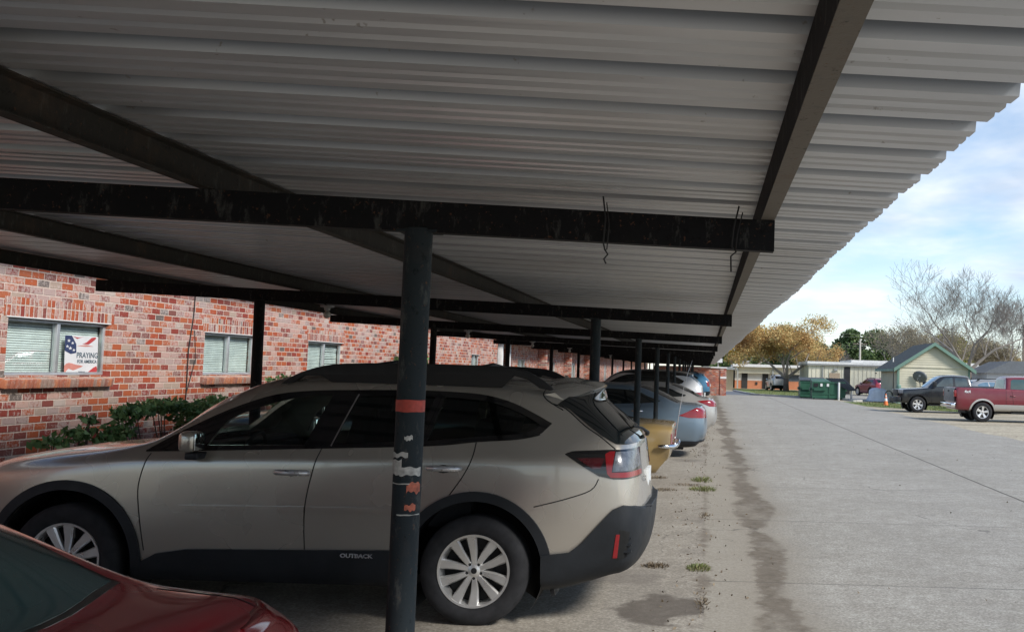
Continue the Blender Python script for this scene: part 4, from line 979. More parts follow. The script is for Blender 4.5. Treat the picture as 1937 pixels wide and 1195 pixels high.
for k in range(-1, 14):
    if k != 0:
        for src in (b0, p0, q0):
            c = src.copy(); COL.objects.link(c); c.parent = cp; c.location = src.location+Vector((0, SP*k, 0))
            if src is not b0: c.rotation_euler = (rnd.uniform(-.008, .008), rnd.uniform(-.010, .012), rnd.uniform(0, 6)); c.location.z = .008
p0.location.z = .008; q0.location.z = .008
for X in (.185, -1.63, -3.45, -5.13):
    mb = MB(); z0 = zb(X)+.1015
    ya, yb_ = -4.4-OY, 75.5-OY
    for (x0, x1, a0, a1) in ((-.022, -.016, 0.003, .10), (-.016, .022, .094, .099)): mb.box(X+x0-OX, X+x1-OX, ya, yb_, z0+a0, z0+a1)
    pu = mb.build('purlin', beam_m if X > 0 else purl_m, cp)
    MB().box(X-.022-OX, X+.022-OX, ya, yb_, z0, z0+.0029).build('flange', flange_m if X > 0 else purl_m, pu)
# roof sheets
prof = []
pitch = .305
for k in range(-20, 244):
    y = 1.69+k*pitch
    prof += [(y-.046, 0), (y-.036, .032), (y+.036, .032), (y+.046, 0), (y+.100, 0), (y+.109, .012), (y+.123, .012), (y+.132, 0), (y+.176, 0), (y+.185, .012), (y+.199, .012), (y+.208, 0)]
v = []; f = []; xs = (-5.65, -4, -2.4, -.8, .62)
for t in (0, .0025):
    for (y, d) in prof:
        for j, X in enumerate(xs):
            jx = .004*sin(y*7.3)+.010*sin(y*1.1) if j == 4 else 0
            v.append((X+jx-OX, y-OY, zb(X)+.205+d+t))
n_ = len(prof); m_ = len(xs)
for L_ in (0, 1):
    o_ = L_*n_*m_
    for i in range(n_-1):
        for j in range(m_-1):
            q = (o_+i*m_+j, o_+(i+1)*m_+j, o_+(i+1)*m_+j+1, o_+i*m_+j+1); f.append(q if L_ == 1 else q[::-1])
for i in range(n_-1):
    for j in (0, m_-1): q = (i*m_+j, (i+1)*m_+j, n_*m_+(i+1)*m_+j, n_*m_+i*m_+j); f.append(q)
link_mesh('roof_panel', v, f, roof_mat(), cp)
# bands and tape on the nearest post
def band(z0, z1, a0, a1, mat, nm='tape_band', seed=0, rag=.006):
    r_ = .0462; rr_ = random.Random(seed); n = 18; v = []; f = []
    for i in range(n+1):
        a = radians(a0+(a1-a0)*i/n); k1 = sin(seed*3.1+i*.9)*.6+sin(seed+i*.37)*.6; k2 = sin(seed*1.7+i*.7)*.6+sin(seed*5+i*.31)*.6; v.append((r_*cos(a), r_*sin(a), z0+rag*k1)); v.append((r_*cos(a), r_*sin(a), z1+rag*k2))
    for i in range(n): f.append((2*i, 2*i+2, 2*i+3, 2*i+1))
    return link_mesh(nm, v, f, mat, p0, True)
redt = simple('faded red tape', (.42, .05, .03), .55, 0, .25, 60); wht = simple('torn white paper', (.42, .41, .38), .85, 0, .3, 60); ort = simple('orange tape scrap', (.44, .12, .07), .7, 0, .4, 60)
def zpx(y): return 1.72-(y-703+.028*555)/1900*3.23
band(zpx(782), zpx(760), 180, 360, redt, seed=1, rag=.001)
band(zpx(834), zpx(826), 268, 300, wht, seed=2, rag=.003); band(zpx(866), zpx(857), 200, 285, wht, seed=3, rag=.004)
band(zpx(899), zpx(870), 184, 262, wht, seed=4, rag=.004); band(zpx(899), zpx(884), 255, 345, wht, seed=5, rag=.003); band(zpx(930), zpx(913), 285, 345, ort, seed=6, rag=.006)
band(zpx(963), zpx(952), 280, 325, ort, seed=7, rag=.004); band(zpx(915), zpx(913), 215, 330, wht, seed=8, rag=.001); band(zpx(972), zpx(970), 250, 350, wht, seed=9, rag=.001)
# wire ties on the first beam, bulbs hanging below the beams
wire_m = simple('black twisted wire', (.015, .015, .015), .7)
for lab, pts_ in (('black wire loop twisted round the first beam, longer tail hanging, nearer the post', [(-.345, 3.18, 2.27), (-.335, 3.185, 2.20), (-.34, 3.185, 2.12), (-.335, 3.19, 2.10), (-.325, 3.19, 2.085), (-.337, 3.19, 2.07), (-.33, 3.19, 2.055)]),
                  ('black wire tied near the free end of the first beam, straight tail hanging', [(.09, 3.18, 2.25), (.075, 3.185, 2.18), (.07, 3.185, 2.12), (.085, 3.19, 2.105), (.068, 3.19, 2.09), (.07, 3.19, 2.04)])):
    o = MB().tube(pts_, .0028, 6).tube([(p_[0]+.012, p_[1], p_[2]-.02) for p_ in pts_[:3]]+[pts_[3]], .002, 6).build('wire_tie', wire_m, smooth=True); tag(o, lab, 'wire', 'wire ties on the first beam')
bulb_m = simple('unlit bulb glass', (.42, .40, .36), .15, 0, .05, spec=.8); cer = simple('grey ceramic lamp holder', (.33, .33, .33), .6)
names = ['bare bulb in a grey holder under the second beam, nearest the camera', 'bare bulb hanging under the third beam, second from the camera', 'bare bulb hanging under the fourth beam, third from the camera', 'bare bulb hanging under the fifth beam, fourth from the camera',
         'bare bulb hanging deeper in the carport, fifth from the camera', 'tiny bare bulb far down the carport, sixth from the camera']
b_src = None
for k in range(6):
    loc = (-3.55, 9.35+5.55*k, 2.235)
    if b_src is None:
        t = thing('light_bulb', names[0], 'light bulb', loc, 0, 'bare bulbs under the carport roof')
        MB().lathe([(.001, 0), (.062, 0), (.062, -.012), (.028, -.022), (.024, -.045), (.001, -.045)][::-1], 20).build('lamp_holder', cer, t, smooth=True, sharp=40)
        MB().ball((0, 0, -.083), .034, 10, (1, 1, 1.05)).lathe([(.014, -.045), (.020, -.06), (.03, -.07)], 14).build('bulb', bulb_m, t, smooth=True)
        MB().tube([(0, 0, 0), (-.02, -.1, .03), (-.07, -.3, .07), (-.09, -.55, .14)], .006, 6).build('cable', wire_m, t)
        b_src = t
    else:
        t = copy_tree(b_src); t.location = loc; t['label'] = names[k]
# ================================================================== BRICK BUILDING
bk = brickmat('old whitewashed red brick', 'Y'); bks = brickmat('soldier course brick', 'Y', True); bkx = brickmat('end wall brick', 'X', white=.15)
alu = simple('aluminium window frame', (.55, .56, .56), .4, .6); blind_m = simple('white blind slats', (.80, .80, .76), .6); fascia = simple('white painted fascia', (.72, .71, .68), .6)
gl_win = glassmat('window glass', (.90, .94, .93), .04)
def wall_with_holes(name, X, Y0, Y1, Z0, Z1, holes, mat, parent, depth=.10):
    ys = sorted({Y0, Y1, *[h[0] for h in holes], *[h[1] for h in holes]}); zs = sorted({Z0, Z1, *[h[2] for h in holes], *[h[3] for h in holes]})
    v = []; f = []
    def quad(a, b, c, d): n = len(v); v.extend([a, b, c, d]); f.append((n, n+1, n+2, n+3))
    for i in range(len(ys)-1):
        for j in range(len(zs)-1):
            cy, cz = (ys[i]+ys[i+1])/2, (zs[j]+zs[j+1])/2
            if any(h[0] < cy < h[1] and h[2] < cz < h[3] for h in holes): continue
            quad((X, ys[i], zs[j]), (X, ys[i+1], zs[j]), (X, ys[i+1], zs[j+1]), (X, ys[i], zs[j+1]))
    for (a, b, c, d) in holes:
        quad((X, a, c), (X-depth, a, c), (X-depth, a, d), (X, a, d)); quad((X-depth, b, c), (X, b, c), (X, b, d), (X-depth, b, d))
        quad((X-depth, a, d), (X-depth, b, d), (X, b, d), (X, a, d)); quad((X, a, c), (X, b, c), (X-depth, b, c), (X-depth, a, c))
    B_ = X-.6
    quad((X, Y0, Z0), (B_, Y0, Z0), (B_, Y0, Z1), (X, Y0, Z1)); quad((B_, Y1, Z0), (X, Y1, Z0), (X, Y1, Z1), (B_, Y1, Z1)); quad((X, Y0, Z1), (X, Y1, Z1), (B_, Y1, Z1), (B_, Y0, Z1))
    quad((B_, Y0, Z0), (B_, Y0, Z1), (B_, Y1, Z1), (B_, Y1, Z0))
    return link_mesh(name, v, f, mat, parent)
def window(parent, X, y0, y1, z0, z1, drape=0, sill=True):
    fr = MB(); d = X-.09; t = .035
    fr.box(d, d+.05, y0, y1, z0, z0+t).box(d, d+.05, y0, y1, z1-t, z1).box(d, d+.05, y0, y0+t, z0+t, z1-t).box(d, d+.05, y1-t, y1, z0+t, z1-t)
    ym = y0+(y1-y0)*.50; fr.box(d+.002, d+.055, ym-.025, ym+.025, z0+t, z1-t)
    w_ = fr.build('window', alu, parent, bevel=.003)
    MB().box(d+.018, d+.023, y0+t, ym-.025, z0+t, z1-t).build('pane', gl_win, w_); MB().box(d+.030, d+.035, ym+.025, y1-t, z0+t, z1-t).build('pane', gl_win, w_)
    bl = MB(); n = int((z1-z0)/.026); rr_ = random.Random(int(y0*10))
    for i in range(n):
        zz = z0+.03+i*.026; sag = rr_.uniform(-.003, .003)
        for (a, b_) in ((y0+.03, ym), (ym, y1-.03)):
            if drape and a > y0+.1: zz2 = zz+.012*sin(i*1.3)
            else: zz2 = zz
            bl.add([(d-.02, a, zz2), (d-.02, b_, zz2+sag), (d-.032, b_, zz2+.023+sag), (d-.032, a, zz2+.023)], [(0, 1, 2, 3)])
    bl.build('blind', blind_m, w_)
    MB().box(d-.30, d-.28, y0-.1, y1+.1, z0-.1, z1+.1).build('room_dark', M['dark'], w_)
    if sill:
        sb = MB(); rr_ = random.Random(int(y0*7)); y = y0-.06
        while y < y1+.04:
            yy = min(y+.066, y1+.07); j = rr_.uniform(-.006, .008)
            sb.prism([(X-.06, z0-.005), (X+.075+j, z0-.045+j*.5), (X+.065+j, z0-.135), (X-.02, z0-.125)], y, yy-.006)
            y += .072
        so = sb.build('brick_sill', bks_sill, parent, bevel=.004)
        MB().box(X-.02, X+.052, y0-.055, y1+.06, z0-.122, z0-.03).build('sill_mortar', mortar, so)
        MB().box(X-.05, X+.004, y0-.07, y1+.09, z1+.012, z1+.212).build('brick_lintel', bks, parent)
        MB().box(X-.08, X+.008, y0-.03, y1+.03, z1, z1+.012).build('lintel_steel', fascia, parent)
    return w_
mortar = simple('pale mortar', (.45, .36, .30), .95)
def sillmat():
    m, nt, b = new_mat('sill brick'); P = pos(nt); p = sep(nt, P)
    wn = N(nt, 'ShaderNodeTexWhiteNoise', noise_dimensions='1D'); nt.links.new(math_n(nt, 'FLOOR', math_n(nt, 'DIVIDE', p[1], .072)), wn.inputs['W'])
    c = ramp(nt, wn.outputs['Value'], [(0, (.36, .12, .07)), (.3, (.28, .12, .085)), (.5, (.44, .16, .08)), (.75, (.30, .19, .15)), (1, (.24, .09, .07))], 'CONSTANT')
    c = mixc(nt, ramp(nt, noise(nt, P, 25, 4), [(.5, g3(0)), (.7, g3(.5))]), c, (.42, .34, .29))
    nt.links.new(c, b.inputs['Base Color']); b.inputs['Roughness'].default_value = .92; bump(nt, b, noise(nt, P, 70, 3), .5, .008); return m
bks_sill = sillmat()
WX = -7.2
bb = thing('brick_building', 'low whitewashed red brick building with sliding windows, running behind the carport', 'building', (WX, 8, 0))
def loc_fix(root):
    bpy.context.view_layer.update(); inv = Matrix.Translation(-root.location)
    for ch in root.children:
        if ch.type == 'MESH' and ch.get('_f') is None:
            ch.data.transform(inv)
            def rec(o):
                for c in o.children: c.data.transform(inv); rec(c)
            rec(ch)
hl = [(10.33, 12.08, 1.48, 2.085), (14.40, 16.02, 1.475, 2.085), (18.15, 19.88, 1.475, 2.075), (24.0, 25.2, 1.48, 2.08), (30.8, 31.9, 1.2, 2.05)]
wall_with_holes('wall', WX, 3.0, 34.6, -.05, 2.95, hl, bk, bb)
for i, h in enumerate(hl): window(bb, WX, *h, drape=(i == 2))
MB().box(WX-.6, WX+.42, 3.0, 34.7, 2.95, 3.13).build('fascia', fascia, bb)
MB().prism([(WX+.46, 3.13), (WX-.7, 3.13), (WX-5, 4.3), (WX-9, 3.13), (WX-9, 3.05), (WX+.46, 3.05)][:4], 3.0, 34.7).build('roof', simple('grey roof shingle', (.10, .10, .10), .9), bb)
MB().tube([(WX+.012, 14.05, 2.95), (WX+.012, 14.03, 2.3), (WX+.02, 13.93, 1.8), (WX+.015, 13.95, 1.2), (WX+.015, 13.9, .5)], .007, 6).tube([(WX+.012, 14.08, 2.1), (WX+.03, 14.12, 1.7), (WX+.012, 13.97, 1.25)], .005, 6).build('wall_cable', wire_m, bb)
loc_fix(bb)
b2 = thing('brick_building', 'second brick building with white fascia and porch column beyond the first', 'building', (WX, 37, 0))
hl2 = [(38.9, 40.6, .9, 2.0), (46.8, 48.6, .9, 2.0), (54.5, 56.2, .9, 2.0), (62.5, 64.2, .9, 2.0), (72, 73.8, .9, 2.0), (82, 83.8, .9, 2.0)]
wall_with_holes('wall', WX-.1, 36.5, 125, -.05, 2.55, hl2, bk, b2)
for i, h in enumerate(hl2): window(b2, WX-.1, *h, sill=False)
MB().box(WX-.7, WX+.6, 34.72, 125, 2.551, 2.85).build('fascia', fascia, b2)
MB().prism([(WX+.62, 2.851), (WX-8, 2.851), (WX-4, 3.9)], 34.72, 125).build('roof', simple('weathered roof shingle', (.14, .12, .11), .9), b2)
for y in (34.95, 36.3): MB().box(WX-.05, WX+.12, y-.09, y+.09, 0, 2.55).build('porch_column', fascia, b2, bevel=.01)
MB().box(WX-1.6, WX-1.5, 34.7, 36.5, 0, 2.55).build('porch_door', simple('brown door', (.12, .07, .05), .6), b2)
for y in (43.5, 51.5, 60): MB().box(WX-.09, WX+.25, y, y+.45, 0, 2.55).build('brick_pier', bkx, b2)
loc_fix(b2)
# poster in the first window
ps = thing('poster', 'patriotic poster reading PRAYING FOR AMERICA with a waving flag, in the first window', 'poster', (WX-.045, 11.68, 1.485))
pw = simple('poster white', (.72, .71, .70), .5, 0, .04); pn = simple('poster navy', (.035, .05, .12), .5, 0, .1); pr = simple('poster red', (.50, .06, .06), .5, 0, .15); pp = simple('poster pale red', (.62, .25, .20), .5, 0, .15); pg = simple('poster lettering', (.10, .14, .17), .6)
def P2(pts, x, mat, nm): return MB().prism([(y, z) for y, z in pts], x, x+.0012, 'X').build(nm, mat, ps)
ph, pwid = .445, .30
P2([(-.31, 0), (.30, 0), (.28, ph), (-.34, ph)], -.004, pw, 'board')
P2([(-.34, ph), (-.22, ph), (-.13, .35), (-.12, .25), (-.22, .235), (-.33, .27)], -.0022, pn, 'flag_canton')
for (y, z, r_) in ((-.27, .385, .02), (-.20, .36, .018), (-.29, .32, .018), (-.235, .30, .021), (-.17, .28, .018)):
    P2([(y+(r_*1.7 if k % 2 == 0 else r_*.7)*cos(pi/2+k*pi/5), z+(r_ if k % 2 == 0 else r_*.42)*sin(pi/2+k*pi/5)) for k in range(10)], -.0008, pw, 'star')
P2(smooth_poly([(-.20, .44), (-.10, .425), (.0, .44)], 2)+[(-.12, .41)], -.0022, pr, 'flag_stripe')
P2(smooth_poly([(-.02, .355), (.06, .375), (.15, .43), (.24, .435), (.20, .40), (.10, .35)], 2), -.0022, pr, 'flag_stripe')
P2(smooth_poly([(-.31, .01), (-.32, .10), (-.24, .135), (-.12, .115), (.02, .10), (-.06, .075), (-.16, .05), (-.24, .07), (-.29, .03)], 2), -.0022, pp, 'flag_stripe')
P2(smooth_poly([(.08, .0), (.16, .05), (.28, .10), (.29, .02), (.24, .0)], 2), -.0022, pr, 'flag_stripe')
P2([(-.12, .33), (.05, .345), (.20, .33), (.05, .325)], -.0022, pp, 'flag_stripe')
for s_, z, sz, sx_ in (('PRAYING', .195, .088, 1.12), ('FOR AMERICA', .135, .052, 1.12), ('JAMES 5:16', .022, .022, 1.2)):
    t = text_mesh(s_, sz, .0008, 'lettering', pg, ps, sx_, .0012); t.rotation_euler = (radians(90), 0, radians(90)); t.location = (-.0005, .09 if z > .1 else .0, z)
# end wall of the carport
ew = thing('brick_wall', 'short red brick end wall with white block insets closing the carport', 'wall', (.3, 75, 0))
MB().box(-4.2, .75, -.1, .12, -.05, 2.02).build('wall_panel', bkx, ew); MB().box(.752, 1.20, -.16, .16, -.05, 2.0).build('pier', bkx, ew)
MB().box(.755, 1.21, -.18, .17, 1.25, 1.40).build('block_inset', fascia, ew); MB().box(-4.2, 1.25, -.2, .2, 2.021, 2.10).build('coping', fascia, ew)
cn = thing('flat_canopy', 'white flat canopy edge just above the end brick wall', 'canopy', (-.2, 77.5, 0))
MB().box(-5, 1.4, -1.2, 1.2, 2.45, 2.75).build('roof', fascia, cn)
for x in (-4.5, 1.1): MB().box(x-.06, x+.06, -.06, .06, 0, 2.45).build('post', fascia, cn)
# ================================================================== FAR BUILDINGS
def bmat(nm, c, r=.8, v=.08): return simple(nm, c, r, 0, v, 1.2)
cream = bmat('cream ribbed cladding', (.66, .62, .48)); tan = bmat('tan brick', (.46, .37, .24)); yel = bmat('pale yellow siding', (.56, .52, .40)); gysd = bmat('yellow siding with painted shade', (.50, .44, .30))
green = bmat('green trim', (.15, .25, .20), .6); shing = simple('dark green black shingle', (.05, .06, .06), .9, 0, .3, 6, bmp=.4); orng = bmat('orange brick', (.50, .20, .10)); bdark = bmat('dark opening', (.03, .03, .03))
# shed
sh = thing('shed', 'pale yellow sided shed with green gable trim and dark roof', 'shed', (12.75, 67, 0))
W_, D_, E_, R_ = 4.75, 6.4, 2.42, 3.98
s = MB()
mid = W_/2
s.prism([(0, -.02), (W_, -.02), (W_, E_), (mid, R_-.06), (0, E_)], 0, D_)
# lap siding boards on front and left
fr = MB(); n = 15
for i in range(n):
    z = .1+i*.155
    if z+.155 > E_: break
    fr.add([(0, -.028, z), (W_, -.028, z), (W_, -.006, z+.153), (0, -.006, z+.153), (0, -.004, z), (W_, -.004, z)], [(0, 1, 2, 3), (0, 4, 5, 1)])
i = 0
while True:
    z = E_+.03+i*.155; hw_ = (R_-.06-(z+.155))/((R_-.06-E_)/mid)
    if hw_ < .1: break
    fr.add([(mid-hw_, -.028, z), (mid+hw_, -.028, z), (mid+hw_, -.006, z+.153), (mid-hw_, -.006, z+.153), (mid-hw_, -.004, z), (mid+hw_, -.004, z)], [(0, 1, 2, 3), (0, 4, 5, 1)]); i += 1
s.build('wall', yel, sh); fr.build('siding', yel, sh)
ls = MB()
for i in range(n):
    z = .1+i*.155
    if z+.155 > E_: break
    ls.add([(-.028, 0, z), (-.028, D_, z), (-.006, D_, z+.153), (-.006, 0, z+.153), (-.004, 0, z), (-.004, D_, z)], [(1, 0, 3, 2), (1, 5, 4, 0)])
ls.build('siding', gysd, sh)  # left wall boards: shade put into a darker copy of the yellow
rf = MB(); ov = .35
sl = (R_-E_)/mid
for sg in (0, 1):
    a = [(-ov, E_-ov*sl), (mid, R_), (mid, R_+.09), (-ov, E_-ov*sl+.09)]
    if sg: a = [(W_-x, z) for x, z in a]
    rf.prism(a, -.3, D_+.3)
rf.build('roof', shing, sh)
bg_ = MB()
for sg in (0, 1):
    a = [(-ov-.03, E_-ov*sl-.14), (mid, R_-.12), (mid, R_+.11), (-ov-.03, E_-ov*sl+.10)]
    if sg: a = [(W_-x, z) for x, z in a]
    bg_.prism(a, -.36, -.305)
bg_.box(-ov-.06, -ov-.001, -.3, D_+.3, E_-ov*sl-.08, E_-ov*sl+.08)
bg_.box(-.04, .10, -.06, -.03, 0, E_).box(-.06, -.03, -.06, .12, 0, E_).box(W_-.08, W_+.04, -.06, -.03, 0, E_); bg_.build('trim', green, sh)
MB().box(.0, W_, -.05, -.03, E_-.03, E_+.03).build('belt_board', yel, sh)
MB().box(.1, W_-.4, -.9, -.03, .42, .50).build('shelf', simple('weathered timber', (.30, .24, .17), .9), sh)
MB().box(3.55, 3.80, -.08, -.03, 1.65, 1.95).build('vent', bdark, sh); MB().tube([(-.1, 1.2, 2.75), (-.1, 1.2, 3.05)], .04, 8).build('vent_pipe', fascia, sh)
d_ = thing('satellite_dish', 'dark grey satellite dish on a bent arm at the shed gable', 'satellite dish', (14.1, 66.6, 0))
dm = simple('dish grey', (.14, .15, .16), .5)
mb = MB(); nn = []
prof_ = [(.001, .0), (.2, .015), (.36, .05), (.47, .09), (.46, .10), (.3, .05), (.001, .02)]
mb.lathe(prof_, 24, 'Y'); o = mb.build('reflector', dm, d_, smooth=True); o.location = (0, 0, 1.75); o.rotation_euler = (radians(25), 0, radians(-35)); o.scale = (1.1, 1, .9)
MB().tube([(0, .05, 1.75), (.1, .2, 1.2), (.12, .35, 1.0)], .03, 6).tube([(0, 0, 1.4), (-.25, -.45, 1.6), (-.1, -.42, 1.85)], .02, 6).box(-.15, -.02, -.48, -.38, 1.80, 1.90).build('arm', dm, d_)
# cream industrial building
cb = thing('industrial_building', 'cream ribbed metal building with flat white roof edge, behind the dumpsters', 'building', (9.65, 95, 0))
MB().box(0, 16, 0, 9, -.05, 2.62).build('wall', cream, cb)
rb = MB()
for i in range(40): rb.box(.3+i*.4, .34+i*.4, -.03, 0, 0, 2.6)
for i in range(14): rb.box(-.03, 0, .3+i*.6, .35+i*.6, 0, 2.6)
rb.build('rib', bmat('cream rib', (.50, .47, .36)), cb)
MB().box(-.15, 16.1, -.25, 9.1, 2.621, 2.76).build('soffit', bmat('grey gutter', (.28, .28, .26)), cb)
MB().box(-.15, 16.1, -.28, 9.1, 2.762, 3.0).build('fascia', fascia, cb); MB().box(4.0, 16, -.1, 8, 3.001, 3.22).build('parapet', fascia, cb)
MB().box(3.35, 3.92, -.05, .05, 0, 2.55).build('door', bdark, cb); MB().box(1.95, 2.95, -.06, .0, .85, 1.95).build('board', bmat('beige board', (.42, .32, .22)), cb)
MB().box(1.28, 1.38, -.12, -.02, 0, 2.6).build('downspout', bmat('grey pipe', (.3, .3, .28)), cb); MB().box(2.4, 2.7, -.2, 0, 2.15, 2.35).build('wall_lamp', bmat('grey lamp', (.35, .35, .33)), cb)
for x in (6.3, 8.0): MB().box(x, x+.12, -.04, 0, 2.0, 2.1).build('vent', bdark, cb)
# low white and orange brick building
wb_ = thing('low_building', 'low flat roofed white building with orange brick base, left of the cream building', 'building', (3.2, 112, 0))
MB().box(0, 9.5, 0, 8, .9, 2.1).build('wall', bmat('white panel', (.68, .67, .62)), wb_); MB().box(0, 9.5, -.03, 8, -.05, .9).build('brick_base', orng, wb_)
MB().box(-.3, 9.9, -1.0, 8, 2.4, 2.7).build('roof', fascia, wb_); MB().box(0, 9.8, -.5, -.4, 1.7, 2.39).build('awning_panel', cream, wb_)
for x in (.2, 4.1): MB().box(x, x+.16, -.7, -.5, 0, 2.4).build('column', bmat('grey column', (.35, .36, .34)), wb_)
MB().box(-.6, -.3, -1, 8, -.05, 2.35).build('end_wall', fascia, wb_)
for x in (.75, 3.05): MB().box(x, x+.65, -.08, .0, 0, 1.7).build('door', bdark, wb_)
for x in (5.6, 7.4): MB().box(x, x+1.5, -.06, .0, .95, 1.62).build('window', bmat('dark window', (.08, .10, .12), .2), wb_)
for x in (2.3, 4.5, 5.2): MB().box(x, x+.22, -.10, -.031, .45, .75).build('meter_box', bdark, wb_)
MB().box(.8, 1.6, 1, 2, 2.7, 3.1).build('roof_unit', bmat('white unit', (.6, .6, .58)), wb_)
tb = thing('tan_building', 'tan brick wall end of a building between the end wall and the white building', 'building', (1.2, 100, 0))
MB().box(0, 1.5, 0, 10, -.05, 2.0).build('wall', tan, tb); MB().box(-1.5, 1.9, -.3, 10, 2.001, 2.25).build('roof', fascia, tb)
# houses far right
for (x, y, w__, h_, c_, lb) in ((24.5, 88, 6, 2.3, (.50, .50, .50), 'grey roofed house behind the pickups'), (33.5, 98, 6, 2.5, (.55, .52, .45), 'distant pale house at the far right edge behind the bare trees')):
    hh = thing('house', lb, 'house', (x, y, 0)); MB().box(0, w__, 0, 6, -.05, h_).build('wall', bmat('house wall', c_), hh)
    MB().prism([(-.4, h_), (w__+.4, h_), (w__/2+1, h_+1.1), (w__/2-1, h_+1.1)], -.4, 6.4).build('roof', simple('grey shingle', (.13, .14, .15), .9), hh)
    for xx in (1, 3.6): MB().box(xx, xx+1, -.05, 0, .9, 1.8).build('window', bdark, hh)
# ================================================================== DUMPSTERS AND STREET THINGS
dg_ = simple('green dumpster paint', (.02, .09, .05), .5, 0, .2, 2); lidm = simple('black plastic lid', (.02, .025, .03), .5)
def dumpster(loc, label, opened, w=2.35):
    t = thing('dumpster', label, 'dumpster', loc, 0, 'green dumpsters by the lawn')
    b = MB(); b.prism([(0, .08), (1.5, .08), (1.5, 1.45), (0, 1.25)], 0, w, 'X'); b.build('bin', dg_, t)
    r_ = MB()
    for z in (.35, 1.15): r_.box(-.04, w+.04, -.04, 0, z, z+.07)
    for x in (0, w/2, w-.06): r_.box(x, x+.06, -.045, 0, .1, 1.22)
    r_.box(-.14, 0, .25, .9, .62, .80).box(w, w+.14, .25, .9, .62, .80); r_.build('rib', dg_, t)
    MB().box(.1, w*.40, -.14, -.04, .62, .78).build('fork_pocket', dg_, t)
    if opened:
        c0, c1, c2, c3 = Vector((w*.40, .35, 1.50)), Vector((w*.98, .35, 1.48)), Vector((w+.72, -.55, .68)), Vector((w+.12, -.55, .66))
        nn = (c1-c0).cross(c3-c0).normalized()
        if nn.y > 0: nn = -nn
        def slab(a, b_, c, d, t0, t1):
            vv = [p+nn*t0 for p in (a, b_, c, d)]+[p+nn*t1 for p in (a, b_, c, d)]
            return vv, [(0, 1, 2, 3), (7, 6, 5, 4), (0, 4, 5, 1), (1, 5, 6, 2), (2, 6, 7, 3), (3, 7, 4, 0)]
        l = MB().add(*slab(c0, c1, c2, c3, 0, .03))
        for i in range(7):
            u0 = .04+i*.14; u1 = u0+.05
            l.add(*slab(c0.lerp(c1, u0), c0.lerp(c1, u1), c3.lerp(c2, u1), c3.lerp(c2, u0), .031, .055))
        l.build('lid', lidm, t)
        MB().box(.08, .42, -.052, -.046, .9, 1.14).build('opening', M['dark'], t)
        for x in (.56, 1.02): MB().box(x, x+.16, -.056, -.048, .92, 1.12).build('sticker', fascia, t)
    else:
        MB().prism([(-.05, 1.26), (1.55, 1.46), (1.55, 1.52), (-.05, 1.32)], -.03, w+.03, 'X').build('lid', lidm, t)
    for x in (.15, w-.25): MB().lathe([(.001, -.04), (.09, -.04), (.09, .04), (.001, .04)], 12, 'X', (x, .2, .09)).build('caster', M['dark'], t)
    return t
dumpster((7.55, 71.5, 0), 'green dumpster with its black ribbed lid hanging open to the right', True)
dumpster((6.95, 74.2, 0), 'closed green dumpster behind and left of the open one', False, 1.9)
for (x, y, h_, lb, c_) in ((9.32, 70.6, 1.22, 'white steel bollard in front of the open dumpster', (.62, .62, .58)), (10.3, 71.3, .75, 'short grey bollard right of the open dumpster', (.3, .32, .33))):
    t = thing('bollard', lb, 'bollard', (x, y, 0), 0, 'bollards beside the dumpster'); MB().lathe([(.001, h_+.03), (.05, h_+.02), (.075, h_-.02), (.075, 0)][::-1], 16).build('pipe', bmat('bollard paint', c_), t, smooth=True, sharp=40)
    MB().lathe([(.076, .1), (.078, .1), (.078, .2), (.076, .2)], 16).build('band', bmat('bollard band', tuple(v*.8 for v in c_)), t)
t = thing('traffic_cone', 'orange and white traffic cone on the grass beside the black pickup nose', 'traffic cone', (10.9, 61.0, 0))
MB().lathe([(.15, .03), (.105, .27)], 16).lathe([(.075, .44), (.055, .52)], 16).lathe([(.045, .60), (.03, .70), (.001, .70)], 16).build('cone', simple('cone orange', (.75, .18, .04), .6), t, smooth=True)
MB().lathe([(.105, .27), (.075, .44)], 16).lathe([(.055, .52), (.045, .60)], 16).build('reflective_band', fascia, t, smooth=True); MB().box(-.18, .18, -.18, .18, 0, .03).build('base', simple('cone base', (.6, .15, .04), .6), t)
t = thing('hose_stand', 'tall black pole with a coiled black hose leaning at the shed corner', 'hose stand', (12.15, 65.5, 0))
MB().tube([(0, 0, 0), (.03, 0, 1.2), (.02, 0, 2.1), (.06, 0, 2.35)], [.035, .04, .03, .015], 8).build('pole', wire_m, t)
MB().tube([(-.25+.25*cos(a), .05, .45+.38*sin(a)) for a in [2*pi*k/20 for k in range(21)]], .035, 6, False).tube([(-.25, .05, .07), (-.55, 0, .03)], .035, 6).build('hose', wire_m, t)
t = thing('gas_pedestal', 'small green utility pedestal against the shed side wall', 'utility box', (12.55, 65.6, 0))
MB().lathe([(.13, 0), (.13, .85), (.16, .86), (.16, 1.15), (.10, 1.25), (.001, 1.26)], 12).build('body', green, t); MB().box(-.2, .2, -.2, .2, 0, .04).build('base', kc, t)
t = thing('covered_cart', 'low cart under a pale bluish tarpaulin beside the dumpsters', 'cart', (11.05, 68.5, 0))
tm = simple('bluish white tarpaulin', (.60, .63, .67), .6, 0, .12, 3)
v = []; f = []; nx, ny = 14, 10
for j in range(ny+1):
    for i in range(nx+1):
        x = i/nx*1.5; y = j/ny*1.0; e = min(i, nx-i, j, ny-j)
        z = .05+min(1, e/2.2)*(.72+.15*sin(x*2.2)+.05*sin(x*9+y*7)) if e else .05
        v.append((x+.03*sin(z*9+y*5), y, z))
for j in range(ny):
    for i in range(nx): a = j*(nx+1)+i; f.append((a, a+1, a+nx+2, a+nx+1))
